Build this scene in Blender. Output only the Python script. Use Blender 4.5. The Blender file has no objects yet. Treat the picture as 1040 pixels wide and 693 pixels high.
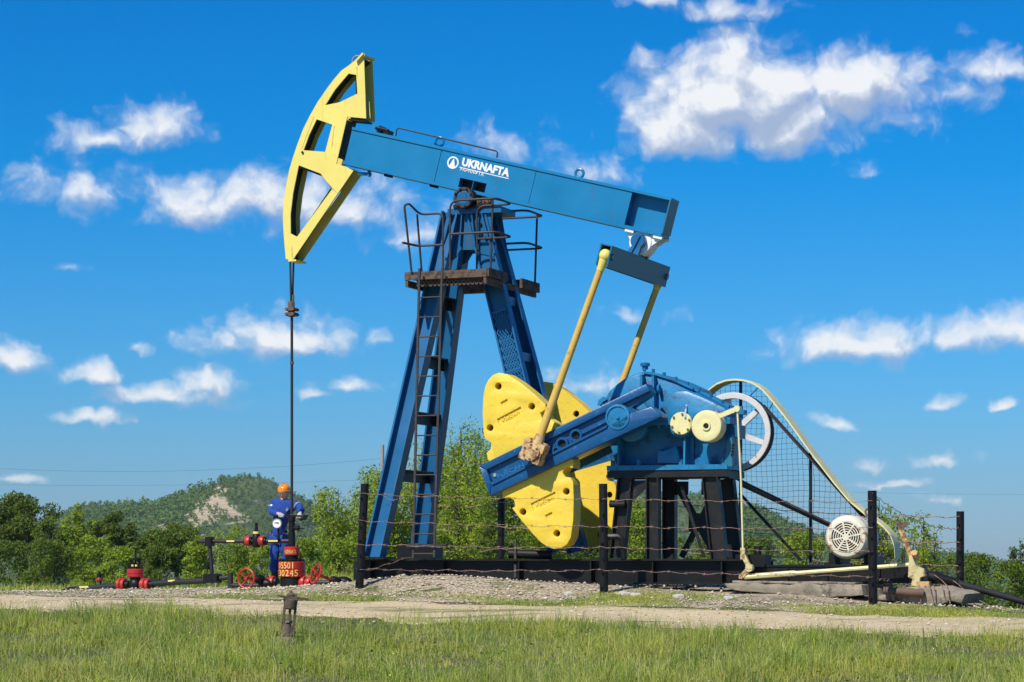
import bpy, math, random
import numpy as np
from mathutils import Vector, Matrix
from mathutils.geometry import tessellate_polygon

random.seed(7)
RNG = np.random.default_rng(11)
SC = bpy.context.scene
COL = SC.collection
R = math.radians

# ------------------------------------------------------------------ camera, light, exposure
EYE = 1.7
FPX, HOR, CX = 2500.0, 568.0, 520.0          # focal length in photo pixels, horizon row, centre column
cam_d = bpy.data.cameras.new('camera')
cam_d.sensor_width = 36.0
cam_d.lens = FPX / 1040.0 * 36.0
cam_d.shift_y = (HOR - 346.5) / 1040.0
cam_d.clip_start = 0.5
cam_d.clip_end = 30000
cam = bpy.data.objects.new('camera', cam_d)
cam.location = (0, 0, EYE)
cam.rotation_euler = (R(90), 0, 0)
COL.objects.link(cam)
SC.camera = cam

SC.view_settings.view_transform = 'Standard'
SC.view_settings.look = 'None'
SC.view_settings.gamma = 1.0
SC.view_settings.exposure = 0.08

SUN_T = Vector((0.59, 0.845, -1.12)).normalized()      # direction the sunlight travels
SUN_EL = math.asin(-SUN_T.z)
SUN_AZ = math.atan2(-SUN_T.x, -SUN_T.y)
sun_d = bpy.data.lights.new('sun', 'SUN')
sun_d.energy = 5.0
sun_d.angle = R(0.5)
sun_d.color = (1.0, 0.945, 0.85)
sun = bpy.data.objects.new('sun', sun_d)
sun.rotation_euler = SUN_T.to_track_quat('-Z', 'Y').to_euler()
sun.location = (-30, -20, 60)
COL.objects.link(sun)


class NT:
    """small helper round a node tree"""
    def __init__(s, t): s.t = t
    def n(s, typ, **kw):
        nd = s.t.nodes.new(typ)
        for k, v in kw.items():
            setattr(nd, k, v)
        return nd
    def put(s, sock, v):
        if v is None: return
        if hasattr(v, 'is_output') or isinstance(v, bpy.types.NodeSocket):
            s.t.links.new(v, sock)
        else:
            sock.default_value = v
    def m(s, op, a, b=None, c=None, clamp=False):
        nd = s.n('ShaderNodeMath', operation=op)
        nd.use_clamp = clamp
        s.put(nd.inputs[0], a); s.put(nd.inputs[1], b); s.put(nd.inputs[2], c)
        return nd.outputs[0]
    def vm(s, op, a, b=None, c=None):
        nd = s.n('ShaderNodeVectorMath', operation=op)
        s.put(nd.inputs[0], a); s.put(nd.inputs[1], b); s.put(nd.inputs[2], c)
        return nd.outputs[1] if op in ('LENGTH', 'DOT_PRODUCT') else nd.outputs[0]
    def noise(s, vec, scale, detail=4, rough=.55, dist=0.0, dim='3D'):
        nd = s.n('ShaderNodeTexNoise'); nd.noise_dimensions = dim
        s.put(nd.inputs['Vector'], vec)
        nd.inputs['Scale'].default_value = scale
        nd.inputs['Detail'].default_value = detail
        nd.inputs['Roughness'].default_value = rough
        nd.inputs['Distortion'].default_value = dist
        return nd.outputs[0]
    def ramp(s, f, stops):
        nd = s.n('ShaderNodeValToRGB')
        s.put(nd.inputs[0], f)
        el = nd.color_ramp.elements
        while len(el) < len(stops): el.new(0.5)
        for e, (p, c) in zip(el, stops):
            e.position = p
            e.color = tuple(c) + (1,) if len(c) == 3 else c
        return nd.outputs[0]
    def mix(s, f, a, b, blend='MIX'):
        nd = s.n('ShaderNodeMix', data_type='RGBA', blend_type=blend)
        s.put(nd.inputs[0], f)
        for i, v in ((6, a), (7, b)):
            s.put(nd.inputs[i], tuple(v) + (1,) if isinstance(v, tuple) and len(v) == 3 else v)
        return nd.outputs[2]
    def maprange(s, v, a, b, c=0., d=1., smooth=True):
        nd = s.n('ShaderNodeMapRange', interpolation_type='SMOOTHSTEP' if smooth else 'LINEAR')
        for i, x in enumerate((v, a, b, c, d)): s.put(nd.inputs[i], x)
        return nd.outputs[0]


# ------------------------------------------------------------------ sky with fair-weather clouds (world shader, by direction)
world = bpy.data.worlds.new('World')
SC.world = world
world.use_nodes = True
wt = NT(world.node_tree)
world.node_tree.nodes.clear()

# clouds: azimuth / elevation of the centre, half width, half height (radians), density
CLOUDS = [  # listed as photo positions of the sky and turned into directions
    (160, 130, 62, 38, 1.0), (95, 142, 55, 24, .7), (90, 195, 110, 40, .68), (205, 214, 95, 42, 1.0), (255, 205, 70, 48, .92),
    (335, 215, 130, 50, .9), (430, 240, 70, 34, .7), (270, 349, 104, 38, 1.0), (318, 345, 50, 34, .9), (8, 366, 56, 28, 1.0), (93, 379, 54, 24, .95),
    (172, 404, 104, 24, .95), (210, 394, 56, 28, 1.0), (92, 428, 52, 13, .95), (352, 393, 44, 15, .95), (322, 402, 26, 9, .8),
    (745, 108, 132, 86, 1.75), (700, 132, 92, 56, 1.5), (865, 94, 96, 58, 1.4), (800, 128, 96, 60, 1.3), (955, 95, 80, 50, .62), (1015, 72, 70, 28, .66),
    (925, 120, 70, 40, .5), (665, 4, 38, 16, .8), (735, 12, 70, 24, .6), (875, 176, 34, 14, .5),
    (880, 354, 128, 36, .95), (960, 346, 100, 30, .8), (1040, 336, 60, 34, 1.0), (853, 433, 34, 12, .9), (955, 411, 22, 10, .8),
    (1012, 413, 22, 9, .95), (905, 493, 40, 8, .7), (950, 507, 34, 8, .6), (590, 392, 66, 26, .62), (12, 486, 34, 9, .6),
    (600, 175, 80, 40, .36), (515, 160, 70, 34, .36), (65, 276, 26, 12, .45), (640, 320, 44, 12, .4), (880, 470, 60, 12, .45),
    (960, 470, 50, 10, .45), (140, 352, 20, 10, .5), (385, 345, 26, 12, .45), (700, 420, 60, 14, .4),
]
grp = bpy.data.node_groups.new('cloud_density', 'ShaderNodeTree')
grp.interface.new_socket('P', in_out='INPUT', socket_type='NodeSocketVector')
grp.interface.new_socket('D', in_out='OUTPUT', socket_type='NodeSocketFloat')
gt = NT(grp)
gi = gt.n('NodeGroupInput'); go = gt.n('NodeGroupOutput')
# P is (azimuth, elevation, 0) * 25 ; one unit = 100 photo pixels
warp = gt.n('ShaderNodeTexNoise', noise_dimensions='2D'); warp.inputs['Scale'].default_value = 2.2; warp.inputs['Detail'].default_value = 3
gt.put(warp.inputs['Vector'], gi.outputs[0])
wv = gt.vm('SUBTRACT', warp.outputs[1], (.5, .5, .5))
pw = gt.vm('MULTIPLY_ADD', wv, (.42, .26, 0), gi.outputs[0])
best = None
for cx, cy, rx, ry, am in CLOUDS:
    kx, kz = (cx - CX) / FPX, (HOR - cy) / FPX
    az = math.atan(kx); el = math.atan(kz * math.cos(az))
    a = gt.vm('SUBTRACT', pw, (az * 25, el * 25, 0))
    a = gt.vm('MULTIPLY', a, (100 / rx, 100 / ry, 0))
    # flat undersides: the half below the centre is squeezed
    b = gt.vm('MAXIMUM', a, gt.vm('MULTIPLY', a, (-1, -1.7, 0)))
    l = gt.vm('LENGTH', b)
    e = gt.m('MULTIPLY_ADD', l, -am, am)
    best = e if best is None else gt.m('MAXIMUM', best, e)
sep = gt.n('ShaderNodeSeparateXYZ'); gt.put(sep.inputs[0], gi.outputs[0])
# elsewhere in the sky: the same scattered small clouds from noise
outside = gt.m('MAXIMUM', gt.maprange(gt.m('ABSOLUTE', sep.outputs[0]), 5.5, 7.0), gt.maprange(sep.outputs[1], 6.0, 7.4))
far_n = gt.noise(gt.vm('MULTIPLY', gi.outputs[0], (.45, .8, 1)), 1.0, 3, .5, dim='2D')
far_d = gt.m('MULTIPLY', gt.maprange(far_n, .56, .75, -.5, .9, smooth=False), outside)
far_d = gt.m('MULTIPLY_ADD', gt.m('SUBTRACT', outside, 1.0), .6, far_d)
best = gt.m('MAXIMUM', best, far_d)
best = gt.m('MAXIMUM', best, -.7)
n1 = gt.noise(pw, 2.0, 8, .53, dim='2D')
n1 = gt.m('SUBTRACT', n1, .5)
vo = gt.n('ShaderNodeTexVoronoi', feature='SMOOTH_F1', voronoi_dimensions='2D'); gt.put(vo.inputs['Vector'], pw); vo.inputs['Scale'].default_value = 3.0; vo.inputs['Detail'].default_value = 3.; vo.inputs['Roughness'].default_value = .5; vo.inputs['Smoothness'].default_value = .8
n1 = gt.m('MULTIPLY_ADD', gt.m('SUBTRACT', .56, vo.outputs['Distance']), .42, gt.m('MULTIPLY', n1, .80))
d = gt.m('MULTIPLY_ADD', n1, 1.2, best)
gt.put(go.inputs[0], d)

tc = wt.n('ShaderNodeTexCoord')
vd = wt.vm('NORMALIZE', tc.outputs['Generated'])
sx = wt.n('ShaderNodeSeparateXYZ'); wt.put(sx.inputs[0], vd)
azn = wt.m('ARCTAN2', sx.outputs[0], sx.outputs[1])
eln = wt.m('ARCSINE', sx.outputs[2])
cv = wt.n('ShaderNodeCombineXYZ')
wt.put(cv.inputs[0], wt.m('MULTIPLY', azn, 25.0)); wt.put(cv.inputs[1], wt.m('MULTIPLY', eln, 25.0))
def dens(vec):
    g = wt.n('ShaderNodeGroup'); g.node_tree = grp
    wt.put(g.inputs[0], vec)
    return g.outputs[0]
d0 = dens(cv.outputs[0])
d1 = dens(wt.vm('ADD', cv.outputs[0], (-.07, .19, 0)))
alpha = wt.maprange(d0, -.08, .92)
alpha = wt.m('MULTIPLY', alpha, wt.maprange(eln, -.002, .02))
light = wt.m('MULTIPLY_ADD', wt.m('SUBTRACT', d0, d1), 1.15, .56)
light = wt.m('MULTIPLY_ADD', wt.m('SUBTRACT', d1, .45, clamp=True), -.26, light, clamp=True)
ccol = wt.ramp(light, [(0, (.40, .50, .70)), (.3, (.50, .59, .76)), (.6, (.68, .75, .87)), (.95, (.96, .98, 1.0))])
sky = wt.n('ShaderNodeTexSky', sky_type='NISHITA')
sky.sun_disc = False
sky.sun_elevation = SUN_EL
sky.sun_rotation = SUN_AZ % (2 * math.pi)
sky.air_density = 1.0; sky.dust_density = 0.3; sky.ozone_density = 2.0
elr = wt.m('DIVIDE', eln, 1.5708, clamp=True)
tint = wt.ramp(elr, [(0.0, (.44, .66, 1.10)), (.045, (.20, .66, 1.17)), (.10, (.02, .62, 1.20)), (.145, (.0, .57, 1.18)), (1.0, (.02, .42, .90))])
skyc = wt.mix(1.0, sky.outputs[0], tint, 'MULTIPLY')
bg1 = wt.n('ShaderNodeBackground'); wt.put(bg1.inputs[0], skyc); bg1.inputs[1].default_value = 0.092
bg2 = wt.n('ShaderNodeBackground'); wt.put(bg2.inputs[0], ccol); bg2.inputs[1].default_value = 0.93
ms = wt.n('ShaderNodeMixShader'); wt.put(ms.inputs[0], wt.m('MULTIPLY', alpha, .95))
wt.put(ms.inputs[1], bg1.outputs[0]); wt.put(ms.inputs[2], bg2.outputs[0])
wo = wt.n('ShaderNodeOutputWorld'); wt.put(wo.inputs[0], ms.outputs[0])

# ------------------------------------------------------------------ materials
MATS = {}
def mat(name, c, rough=.5, metal=0., var=.12, vscale=3., c2=None, c2scale=6., c2lo=.55, c2hi=.7, bump=.0, bscale=30., spec=.5, streak=False, coat=0., grime=0., gcol=(.05, .035, .025)):
    """painted / natural surface: base colour with slow variation, a second colour in worn spots, fine relief"""
    m = bpy.data.materials.new(name); m.use_nodes = True
    t = NT(m.node_tree)
    b = m.node_tree.nodes['Principled BSDF']
    co = t.n('ShaderNodeTexCoord').outputs['Object']
    n = t.noise(co, vscale, 5, .6)
    lo = tuple(max(0, x * (1 - var)) for x in c); hi = tuple(min(1, x * (1 + var)) for x in c)
    col = t.ramp(n, [(.25, lo), (.75, hi)])
    ro = t.m('MULTIPLY_ADD', n, .25, rough - .12)
    if c2:
        v2 = t.vm('MULTIPLY', co, (1, 1, .25)) if streak else co
        k = t.maprange(t.noise(v2, c2scale, 8, .68), c2lo, c2hi)
        col = t.mix(k, col, c2)
        ro = t.m('MULTIPLY_ADD', k, .25, ro)
    if grime:
        g1 = t.noise(t.vm('MULTIPLY', co, (1, 1, .14)), 7., 7, .7); g2 = t.noise(co, 26., 4, .6)
        gk = t.m('MAXIMUM', t.maprange(g1, .60, .78), t.m('MULTIPLY', t.maprange(g2, .64, .72), .8))
        gk = t.m('MULTIPLY', gk, grime)
        col = t.mix(gk, col, gcol); ro = t.m('MULTIPLY_ADD', gk, .4, ro)
    t.put(b.inputs['Base Color'], col); t.put(b.inputs['Roughness'], ro)
    b.inputs['Metallic'].default_value = metal
    b.inputs['Specular IOR Level'].default_value = spec
    b.inputs['Coat Weight'].default_value = coat
    if bump:
        bn = t.n('ShaderNodeBump'); bn.inputs['Strength'].default_value = bump; bn.inputs['Distance'].default_value = .02
        t.put(bn.inputs['Height'], t.noise(co, bscale, 5, .6))
        t.put(b.inputs['Normal'], bn.outputs[0])
    MATS[name] = m
    return m

mat('blue_paint', (.006, .110, .265), .36, var=.16, vscale=1.3, c2=(.014, .085, .17), c2scale=4, c2lo=.56, c2hi=.72, bump=.05, streak=True, grime=.55, gcol=(.02, .025, .03))
mat('beam_blue', (.006, .190, .40), .34, var=.12, vscale=1.1, c2=(.02, .11, .22), c2scale=3, c2lo=.58, c2hi=.8, bump=.04, grime=.42, gcol=(.02, .045, .07))
mat('gear_blue', (.009, .180, .375), .38, var=.18, vscale=2.2, c2=(.012, .075, .17), c2scale=5, c2lo=.50, c2hi=.66, bump=.2, bscale=14, grime=.6, gcol=(.02, .03, .04))
mat('crank_blue', (.006, .078, .220), .33, var=.16, vscale=2.0, c2=(.03, .15, .34), c2scale=9, c2lo=.56, c2hi=.70, bump=.15, bscale=18, grime=.55, gcol=(.02, .02, .025))
mat('grey_blue', (.012, .150, .245), .4, var=.14, vscale=2, c2=(.03, .07, .09), c2scale=7, c2lo=.62, c2hi=.76)
mat('weight_yellow', (.80, .57, .050), .48, var=.08, vscale=2.5, c2=(.62, .40, .04), c2scale=7, c2lo=.56, c2hi=.75, bump=.3, bscale=16, grime=.34, gcol=(.22, .13, .03))
mat('head_yellow', (.80, .66, .150), .5, var=.08, vscale=1.6, c2=(.56, .44, .12), c2scale=5, c2lo=.56, c2hi=.76, bump=.08, streak=True, grime=.36, gcol=(.16, .11, .05))
mat('pitman_yellow', (.64, .42, .09), .5, var=.12, vscale=4, c2=(.30, .17, .06), c2scale=8, c2lo=.54, c2hi=.7, bump=.1)
mat('rusty_cream', (.56, .38, .17), .7, var=.2, vscale=7, c2=(.20, .095, .045), c2scale=9, c2lo=.47, c2hi=.62, bump=.5, bscale=22)
mat('worn_cream', (.60, .50, .24), .6, var=.15, vscale=5, c2=(.24, .13, .06), c2scale=9, c2lo=.50, c2hi=.66, bump=.2)
mat('cream_paint', (.72, .66, .33), .5, var=.10, vscale=5, c2=(.45, .42, .15), c2scale=8, c2lo=.56, c2hi=.72, bump=.08)
mat('motor_white', (.70, .66, .52), .45, var=.08, vscale=5, c2=(.30, .15, .07), c2scale=5, c2lo=.54, c2hi=.62, bump=.08)
mat('wheel_grey', (.62, .61, .59), .45, var=.10, vscale=5, c2=(.30, .28, .27), c2scale=9, c2lo=.58, c2hi=.7)
mat('white_paint', (.80, .80, .80), .5, var=.04, c2=(.5, .47, .42), c2scale=9, c2lo=.6, c2hi=.74)
mat('black_paint', (.0085, .008, .008), .45, spec=.28, var=.3, vscale=4, c2=(.026, .021, .018), c2scale=6, c2lo=.58, c2hi=.74, bump=.1)
mat('pedestal_black', (.014, .013, .012), .42, spec=.35, var=.3, vscale=4, c2=(.038, .030, .024), c2scale=5, c2lo=.56, c2hi=.74, bump=.1)
mat('grease_shade_black', (.009, .008, .007), .5, spec=.3, var=.5, vscale=6, c2=(.04, .028, .018), c2scale=8, c2lo=.58, c2hi=.72)  # old grease; also the shade painted at the back of the beam notch
mat('rusty_steel', (.125, .082, .060), .75, var=.3, vscale=9, c2=(.20, .10, .055), c2scale=14, c2lo=.5, c2hi=.66, bump=.3, bscale=40)
mat('ladder_brown', (.036, .031, .030), .6, var=.3, vscale=6, c2=(.10, .06, .04), c2scale=9, c2lo=.54, c2hi=.68, bump=.2)
mat('wire_rust', (.38, .23, .18), .8, var=.3, vscale=5, c2=(.14, .08, .06), c2scale=20, c2lo=.45, c2hi=.6)
mat('red_paint', (.44, .024, .018), .40, var=.18, vscale=5, c2=(.16, .025, .018), c2scale=10, c2lo=.54, c2hi=.70, grime=.5, gcol=(.04, .02, .015))
mat('lettering_yellow', (.85, .62, .14), .6, var=.05)
mat('tape_yellow', (.78, .66, .16), .6, var=.05)
mat('concrete', (.30, .255, .19), .95, var=.35, vscale=4, c2=(.12, .10, .075), c2scale=5, c2lo=.50, c2hi=.64, bump=1., bscale=9, spec=.2)
mat('rubber', (.016, .016, .016), .7, var=.2)
mat('plank_brown', (.115, .075, .052), .8, var=.3, vscale=8, c2=(.055, .04, .032), c2scale=9, c2lo=.48, c2hi=.62, bump=.3)
mat('pole_grey', (.30, .28, .25), .9, var=.15)
mat('cable_dark', (.020, .019, .019), .5, var=.2)
mat('skin', (.66, .40, .29), .55, var=.06, vscale=10)
mat('hair', (.03, .02, .015), .7)
mat('overall_blue', (.008, .050, .270), .85, var=.22, vscale=7, bump=.5, bscale=9)
mat('overall_navy', (.006, .020, .100), .85, var=.2, vscale=7, bump=.4, bscale=9)
mat('helmet_orange', (.90, .26, .018), .25, var=.03, coat=.4)
mat('glove_grey', (.42, .42, .44), .85, var=.15, vscale=20)
mat('boot_black', (.018, .017, .017), .5, var=.3)
mat('reflective', (.20, .25, .33), .35, var=.05)
mat('gauge_face', (.82, .82, .80), .35, var=.02)
mat('valve_rust', (.105, .074, .050), .75, var=.28, vscale=9, c2=(.07, .05, .038), c2scale=8, c2lo=.5, c2hi=.64, bump=.5, bscale=28)
mat('stone', (.48, .45, .40), .9, var=.25, vscale=5, c2=(.30, .27, .24), c2scale=4, c2lo=.45, c2hi=.65, bump=.5)

# ------------------------------------------------------------------ the machine's own frame
YAW = R(21)
CA, SA = math.cos(YAW), math.sin(YAW)
P0 = (-3.80, 42.4)                # foot of the polished rod
Z0 = EYE - 0.40                   # pad level there
def world_xy(u, v): return P0[0] + CA * u + SA * v, P0[1] - SA * u + CA * v
def local_uv(x, y): return (x - P0[0]) * CA - (y - P0[1]) * SA, (x - P0[0]) * SA + (y - P0[1]) * CA
def P(px, py, v):
    """point of the photo that lies in the machine plane at lateral distance v -> machine coordinates"""
    k = (px - CX) / FPX
    u = (k * (P0[1] + CA * v) - P0[0] - SA * v) / (CA + SA * k)
    Y = P0[1] - SA * u + CA * v
    return Vector((u, v, EYE - Z0 + (HOR - py) / FPX * Y))
def W(px, py, Y): return Vector(((px - CX) / FPX * Y, Y, EYE + (HOR - py) / FPX * Y))
def UZ(pts, v): return [(q.x, q.z) for q in (P(x, y, v) for x, y in pts)]

def interp(x, xs, ys): return np.interp(x, xs, ys)
def ground_z(x, y):
    """height of the ground above the camera's foot level, metres (arrays welcome)"""
    x = np.asarray(x, float); y = np.asarray(y, float)
    u = (x - P0[0]) * CA - (y - P0[1]) * SA; v = (x - P0[0]) * SA + (y - P0[1]) * CA
    VT = [-42, -25, -15, -10, -7, -3.4, -1.9, -.8, 3, 8]
    UT = [-14, -6, -3, 1, 5, 9, 11, 13, 30]
    ZT = np.array([[-1.55, -1.25, -.98, -.82, -.68, -.615, -.625, -.64, -.66, -.70],
                   [-1.58, -1.30, -1.03, -.85, -.70, -.605, -.605, -.605, -.62, -.66],
                   [-1.62, -1.35, -1.08, -.88, -.74, -.605, -.565, -.550, -.56, -.62],
                   [-1.68, -1.43, -1.18, -.98, -.84, -.630, -.530, -.475, -.46, -.56],
                   [-1.72, -1.50, -1.27, -1.07, -.93, -.670, -.530, -.430, -.43, -.56],
                   [-1.75, -1.55, -1.33, -1.13, -.98, -.735, -.610, -.530, -.53, -.62],
                   [-1.77, -1.57, -1.36, -1.16, -1.02, -.785, -.690, -.670, -.74, -.85],
                   [-1.79, -1.60, -1.39, -1.20, -1.06, -.84, -.80, -.83, -1.0, -1.1],
                   [-1.90, -1.75, -1.60, -1.45, -1.35, -1.2, -1.2, -1.3, -1.6, -1.8]])
    sh0 = u.shape if hasattr(u, 'shape') else ()
    uf, vf = np.atleast_1d(u).ravel(), np.atleast_1d(v).ravel()
    iu = np.clip(np.interp(uf, UT, range(len(UT))), 0, len(UT) - 1.001); iv = np.clip(np.interp(vf, VT, range(len(VT))), 0, len(VT) - 1.001)
    i0, j0 = iu.astype(int), iv.astype(int); fu, fv = iu - i0, iv - j0
    fu = fu * fu * (3 - 2 * fu) * .5 + fu * .5
    a = ((ZT[i0, j0] * (1 - fu) + ZT[i0 + 1, j0] * fu) * (1 - fv) + (ZT[i0, j0 + 1] * (1 - fu) + ZT[i0 + 1, j0 + 1] * fu) * fv).reshape(sh0)
    b = interp(v, [8, 30, 90, 250, 600, 4000], [0, -.44, -1.5, -8.4, -24, -24])
    r = interp(u, [-1.5, 2.5, 8, 20], [0., .25, .5, 1.]) * interp(v, [3.5, 8, 16, 40, 120, 300], [0, .6, 2.2, 4.0, 6.0, 4.])
    mound = .20 * np.exp(-((u - 3.3) / 1.9) ** 2 - ((v + 1.25) / .62) ** 2)
    bump = .02 * np.sin(x * 1.7 + 1.3 * np.sin(y * .9)) * np.sin(y * 1.3 + x * .6)
    return EYE + a + b - r + mound + bump

# ------------------------------------------------------------------ mesh builder
# parts made of many pieces too small to pick apart
STUFFY = {'cover_bolt', 'stud_bolt', 'wire_clip', 'grille_ring', 'grille_bar', 'cooling_fin', 'pin_hole', 'pin_boss', 'cap_bolt', 'lettering', 'wire', 'grating', 'side_mesh', 'mesh_cover', 'wire_mesh', 'loose_wire', 'stud', 'bolt', 'bracket_bolt', 'anchor_bolt', 'packing_nut', 'nut', 'cover_strip', 'binding_wire', 'pedestal_block', 'emblem'}
class MB:
    def __init__(s): s.v = []; s.f = []
    def add(s, verts, faces):
        o = len(s.v); s.v += [tuple(p) for p in verts]; s.f += [tuple(i + o for i in f) for f in faces]
        return s
    def box(s, c, d, rot=None):
        c = Vector(c); h = [x / 2 for x in d]
        vs = []
        for z in (-1, 1):
            for y in (-1, 1):
                for x in (-1, 1):
                    p = Vector((x * h[0], y * h[1], z * h[2]))
                    if rot is not None: p = rot @ p
                    vs.append(c + p)
        return s.add(vs, [(0, 2, 3, 1), (4, 5, 7, 6), (0, 1, 5, 4), (2, 6, 7, 3), (0, 4, 6, 2), (1, 3, 7, 5)])
    def bx(s, p, q): return s.box([(a + b) / 2 for a, b in zip(p, q)], [abs(b - a) for a, b in zip(p, q)])
    def frame(s, p, q, side=None):
        p, q = Vector(p), Vector(q); d = (q - p).normalized()
        sd = Vector(side) if side is not None else Vector((0, 1, 0))
        if abs(d.dot(sd.normalized())) > .98: sd = Vector((1, 0, 0))
        a = (sd - d * sd.dot(d)).normalized(); b = d.cross(a)
        return p, q, d, a, b
    def bar(s, p, q, wa, wb, side=(0, 1, 0), q_scale=1.):
        """beam from p to q; wa = width along `side`, wb = width along the other way"""
        p, q, d, a, b = s.frame(p, q, side)
        vs = []
        for e, k in ((p, 1.), (q, q_scale)):
            for i, j in ((-1, -1), (1, -1), (1, 1), (-1, 1)): vs.append(e + a * (i * wa * k / 2) + b * (j * wb * k / 2))
        return s.add(vs, [(3, 2, 1, 0), (4, 5, 6, 7), (0, 1, 5, 4), (1, 2, 6, 5), (2, 3, 7, 6), (3, 0, 4, 7)])
    def ibeam(s, p, q, h, w, tf, tw, side=(0, 1, 0), ks=1.):
        """I section: flanges are w wide along `side`, h apart along the other axis"""
        p, q, d, a, b = s.frame(p, q, side)
        o = b * (h / 2 - tf / 2)
        s.bar(p + o, q + o * ks, w, tf, side); s.bar(p - o, q - o * ks, w, tf, side)
        return s.bar(p, q, tw, h - 2 * tf - .002, side, ks)
    def cyl(s, p, q, r, n=16, r2=None, caps=True):
        p, q, d, a, b = s.frame(p, q, (0.3, .2, 1))
        r2 = r if r2 is None else r2
        vs = []
        for e, k in ((p, r), (q, r2)):
            for i in range(n):
                t = 2 * math.pi * i / n; vs.append(e + a * (k * math.cos(t)) + b * (k * math.sin(t)))
        fs = [(i, (i + 1) % n, n + (i + 1) % n, n + i) for i in range(n)]
        if caps: fs += [tuple(range(n - 1, -1, -1)), tuple(range(n, 2 * n))]
        return s.add(vs, fs)
    def lathe(s, p, d, prof, n=20, caps=True):
        """profile [(along, radius)] turned about the axis through p along d"""
        p = Vector(p); d = Vector(d).normalized()
        _, _, d, a, b = s.frame(p, p + d, (.3, .2, 1))
        vs = []; fs = []
        for l, r in prof:
            for i in range(n):
                t = 2 * math.pi * i / n; vs.append(p + d * l + a * (r * math.cos(t)) + b * (r * math.sin(t)))
        for k in range(len(prof) - 1):
            for i in range(n):
                j = (i + 1) % n; fs.append((k * n + i, k * n + j, k * n + n + j, k * n + n + i))
        if caps: fs += [tuple(range(n - 1, -1, -1)), tuple(range((len(prof) - 1) * n, len(prof) * n))]
        return s.add(vs, fs)
    def tube(s, pts, r, n=8):
        pts = [Vector(q) for q in pts]
        vs = []; fs = []; a = None
        for i, q in enumerate(pts):
            d = (pts[min(i + 1, len(pts) - 1)] - pts[max(i - 1, 0)]).normalized()
            if a is None: a = d.orthogonal().normalized()
            a = (a - d * a.dot(d)).normalized(); b = d.cross(a)
            rr = r[i] if isinstance(r, (list, tuple)) else r
            for k in range(n):
                t = 2 * math.pi * k / n; vs.append(q + a * (rr * math.cos(t)) + b * (rr * math.sin(t)))
        for i in range(len(pts) - 1):
            for k in range(n):
                j = (k + 1) % n; fs.append((i * n + k, i * n + j, i * n + n + j, i * n + n + k))
        fs += [tuple(range(n - 1, -1, -1)), tuple(range((len(pts) - 1) * n, len(pts) * n))]
        return s.add(vs, fs)
    def torus(s, c, ax, R_, r, n=24, m=8, sx=1.):
        c = Vector(c); ax = Vector(ax).normalized(); _, _, d, a, b = s.frame(c, c + ax, (0.1, .2, 1))
        vs = []; fs = []
        for i in range(n):
            t = 2 * math.pi * i / n; e = a * math.cos(t) + b * math.sin(t)
            for k in range(m):
                w = 2 * math.pi * k / m; vs.append(c + e * (R_ + r * math.cos(w)) + d * (r * sx * math.sin(w)))
        for i in range(n):
            for k in range(m):
                i2, k2 = (i + 1) % n, (k + 1) % m; fs.append((i * m + k, i2 * m + k, i2 * m + k2, i * m + k2))
        return s.add(vs, fs)
    def prism(s, poly, v0, v1, holes=(), bev=0.):
        """outline in the (u, z) plane given depth from v0 (front) to v1; optional holes; bev rounds the front edge"""
        rings = [[Vector((x, z, 0)) for x, z in poly]] + [[Vector((x, z, 0)) for x, z in h] for h in holes]
        def area(r): return sum(r[i - 1].x * r[i].y - r[i].x * r[i - 1].y for i in range(len(r)))
        for k, r in enumerate(rings):
            if (area(r) > 0) != (k == 0): r.reverse()
        def inset(r, e):
            out = []
            for i in range(len(r)):
                p, c, n = r[i - 1], r[i], r[(i + 1) % len(r)]
                d1, d2 = (c - p).normalized(), (n - c).normalized()
                n1, n2 = Vector((-d1.y, d1.x, 0)), Vector((-d2.y, d2.x, 0))
                m = (n1 + n2); l = max(m.length, .6); m = m / l
                out.append(c + m * (e / max(m.dot(n1), .5)))
            return out
        sg = 1 if v1 > v0 else -1
        layers = [(v0 + bev * sg, 0), (v1, 0)]
        if bev: layers = [(v0, bev), (v0 + bev * .3 * sg, bev * .3)] + layers
        flat = []
        base = len(s.v); starts = []
        for vv, e in layers:
            starts.append(len(s.v))
            for r in rings:
                rr = inset(r, e) if e else r
                s.v += [(q.x, vv, q.y) for q in rr]
        fr = [inset(r, bev) if bev else r for r in rings]
        for tri in tessellate_polygon(fr):
            s.f.append(tuple(starts[0] + i for i in tri))
        for tri in tessellate_polygon(rings):
            s.f.append(tuple(starts[-1] + i for i in reversed(tri)))
        for a_, b_ in zip(starts[:-1], starts[1:]):
            o = 0
            for r in rings:
                n = len(r)
                for i in range(n):
                    j = (i + 1) % n; s.f.append((a_ + o + i, a_ + o + j, b_ + o + j, b_ + o + i))
                o += n
        return s
    def sphere(s, c, r, n=14, m=8, sc=(1, 1, 1)):
        c = Vector(c); vs = []; fs = []
        for j in range(1, m):
            p = math.pi * j / m
            for i in range(n):
                t = 2 * math.pi * i / n
                vs.append(c + Vector((r * sc[0] * math.sin(p) * math.cos(t), r * sc[1] * math.sin(p) * math.sin(t), r * sc[2] * math.cos(p))))
        vs += [c + Vector((0, 0, r * sc[2])), c - Vector((0, 0, r * sc[2]))]
        T, B = len(vs) - 2, len(vs) - 1
        for j in range(m - 2):
            for i in range(n):
                k = (i + 1) % n; fs.append((j * n + i, j * n + n + i, j * n + n + k, j * n + k))
        for i in range(n):
            k = (i + 1) % n; fs.append((T, i, k)); fs.append((B, (m - 2) * n + k, (m - 2) * n + i))
        return s.add(vs, fs)
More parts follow.
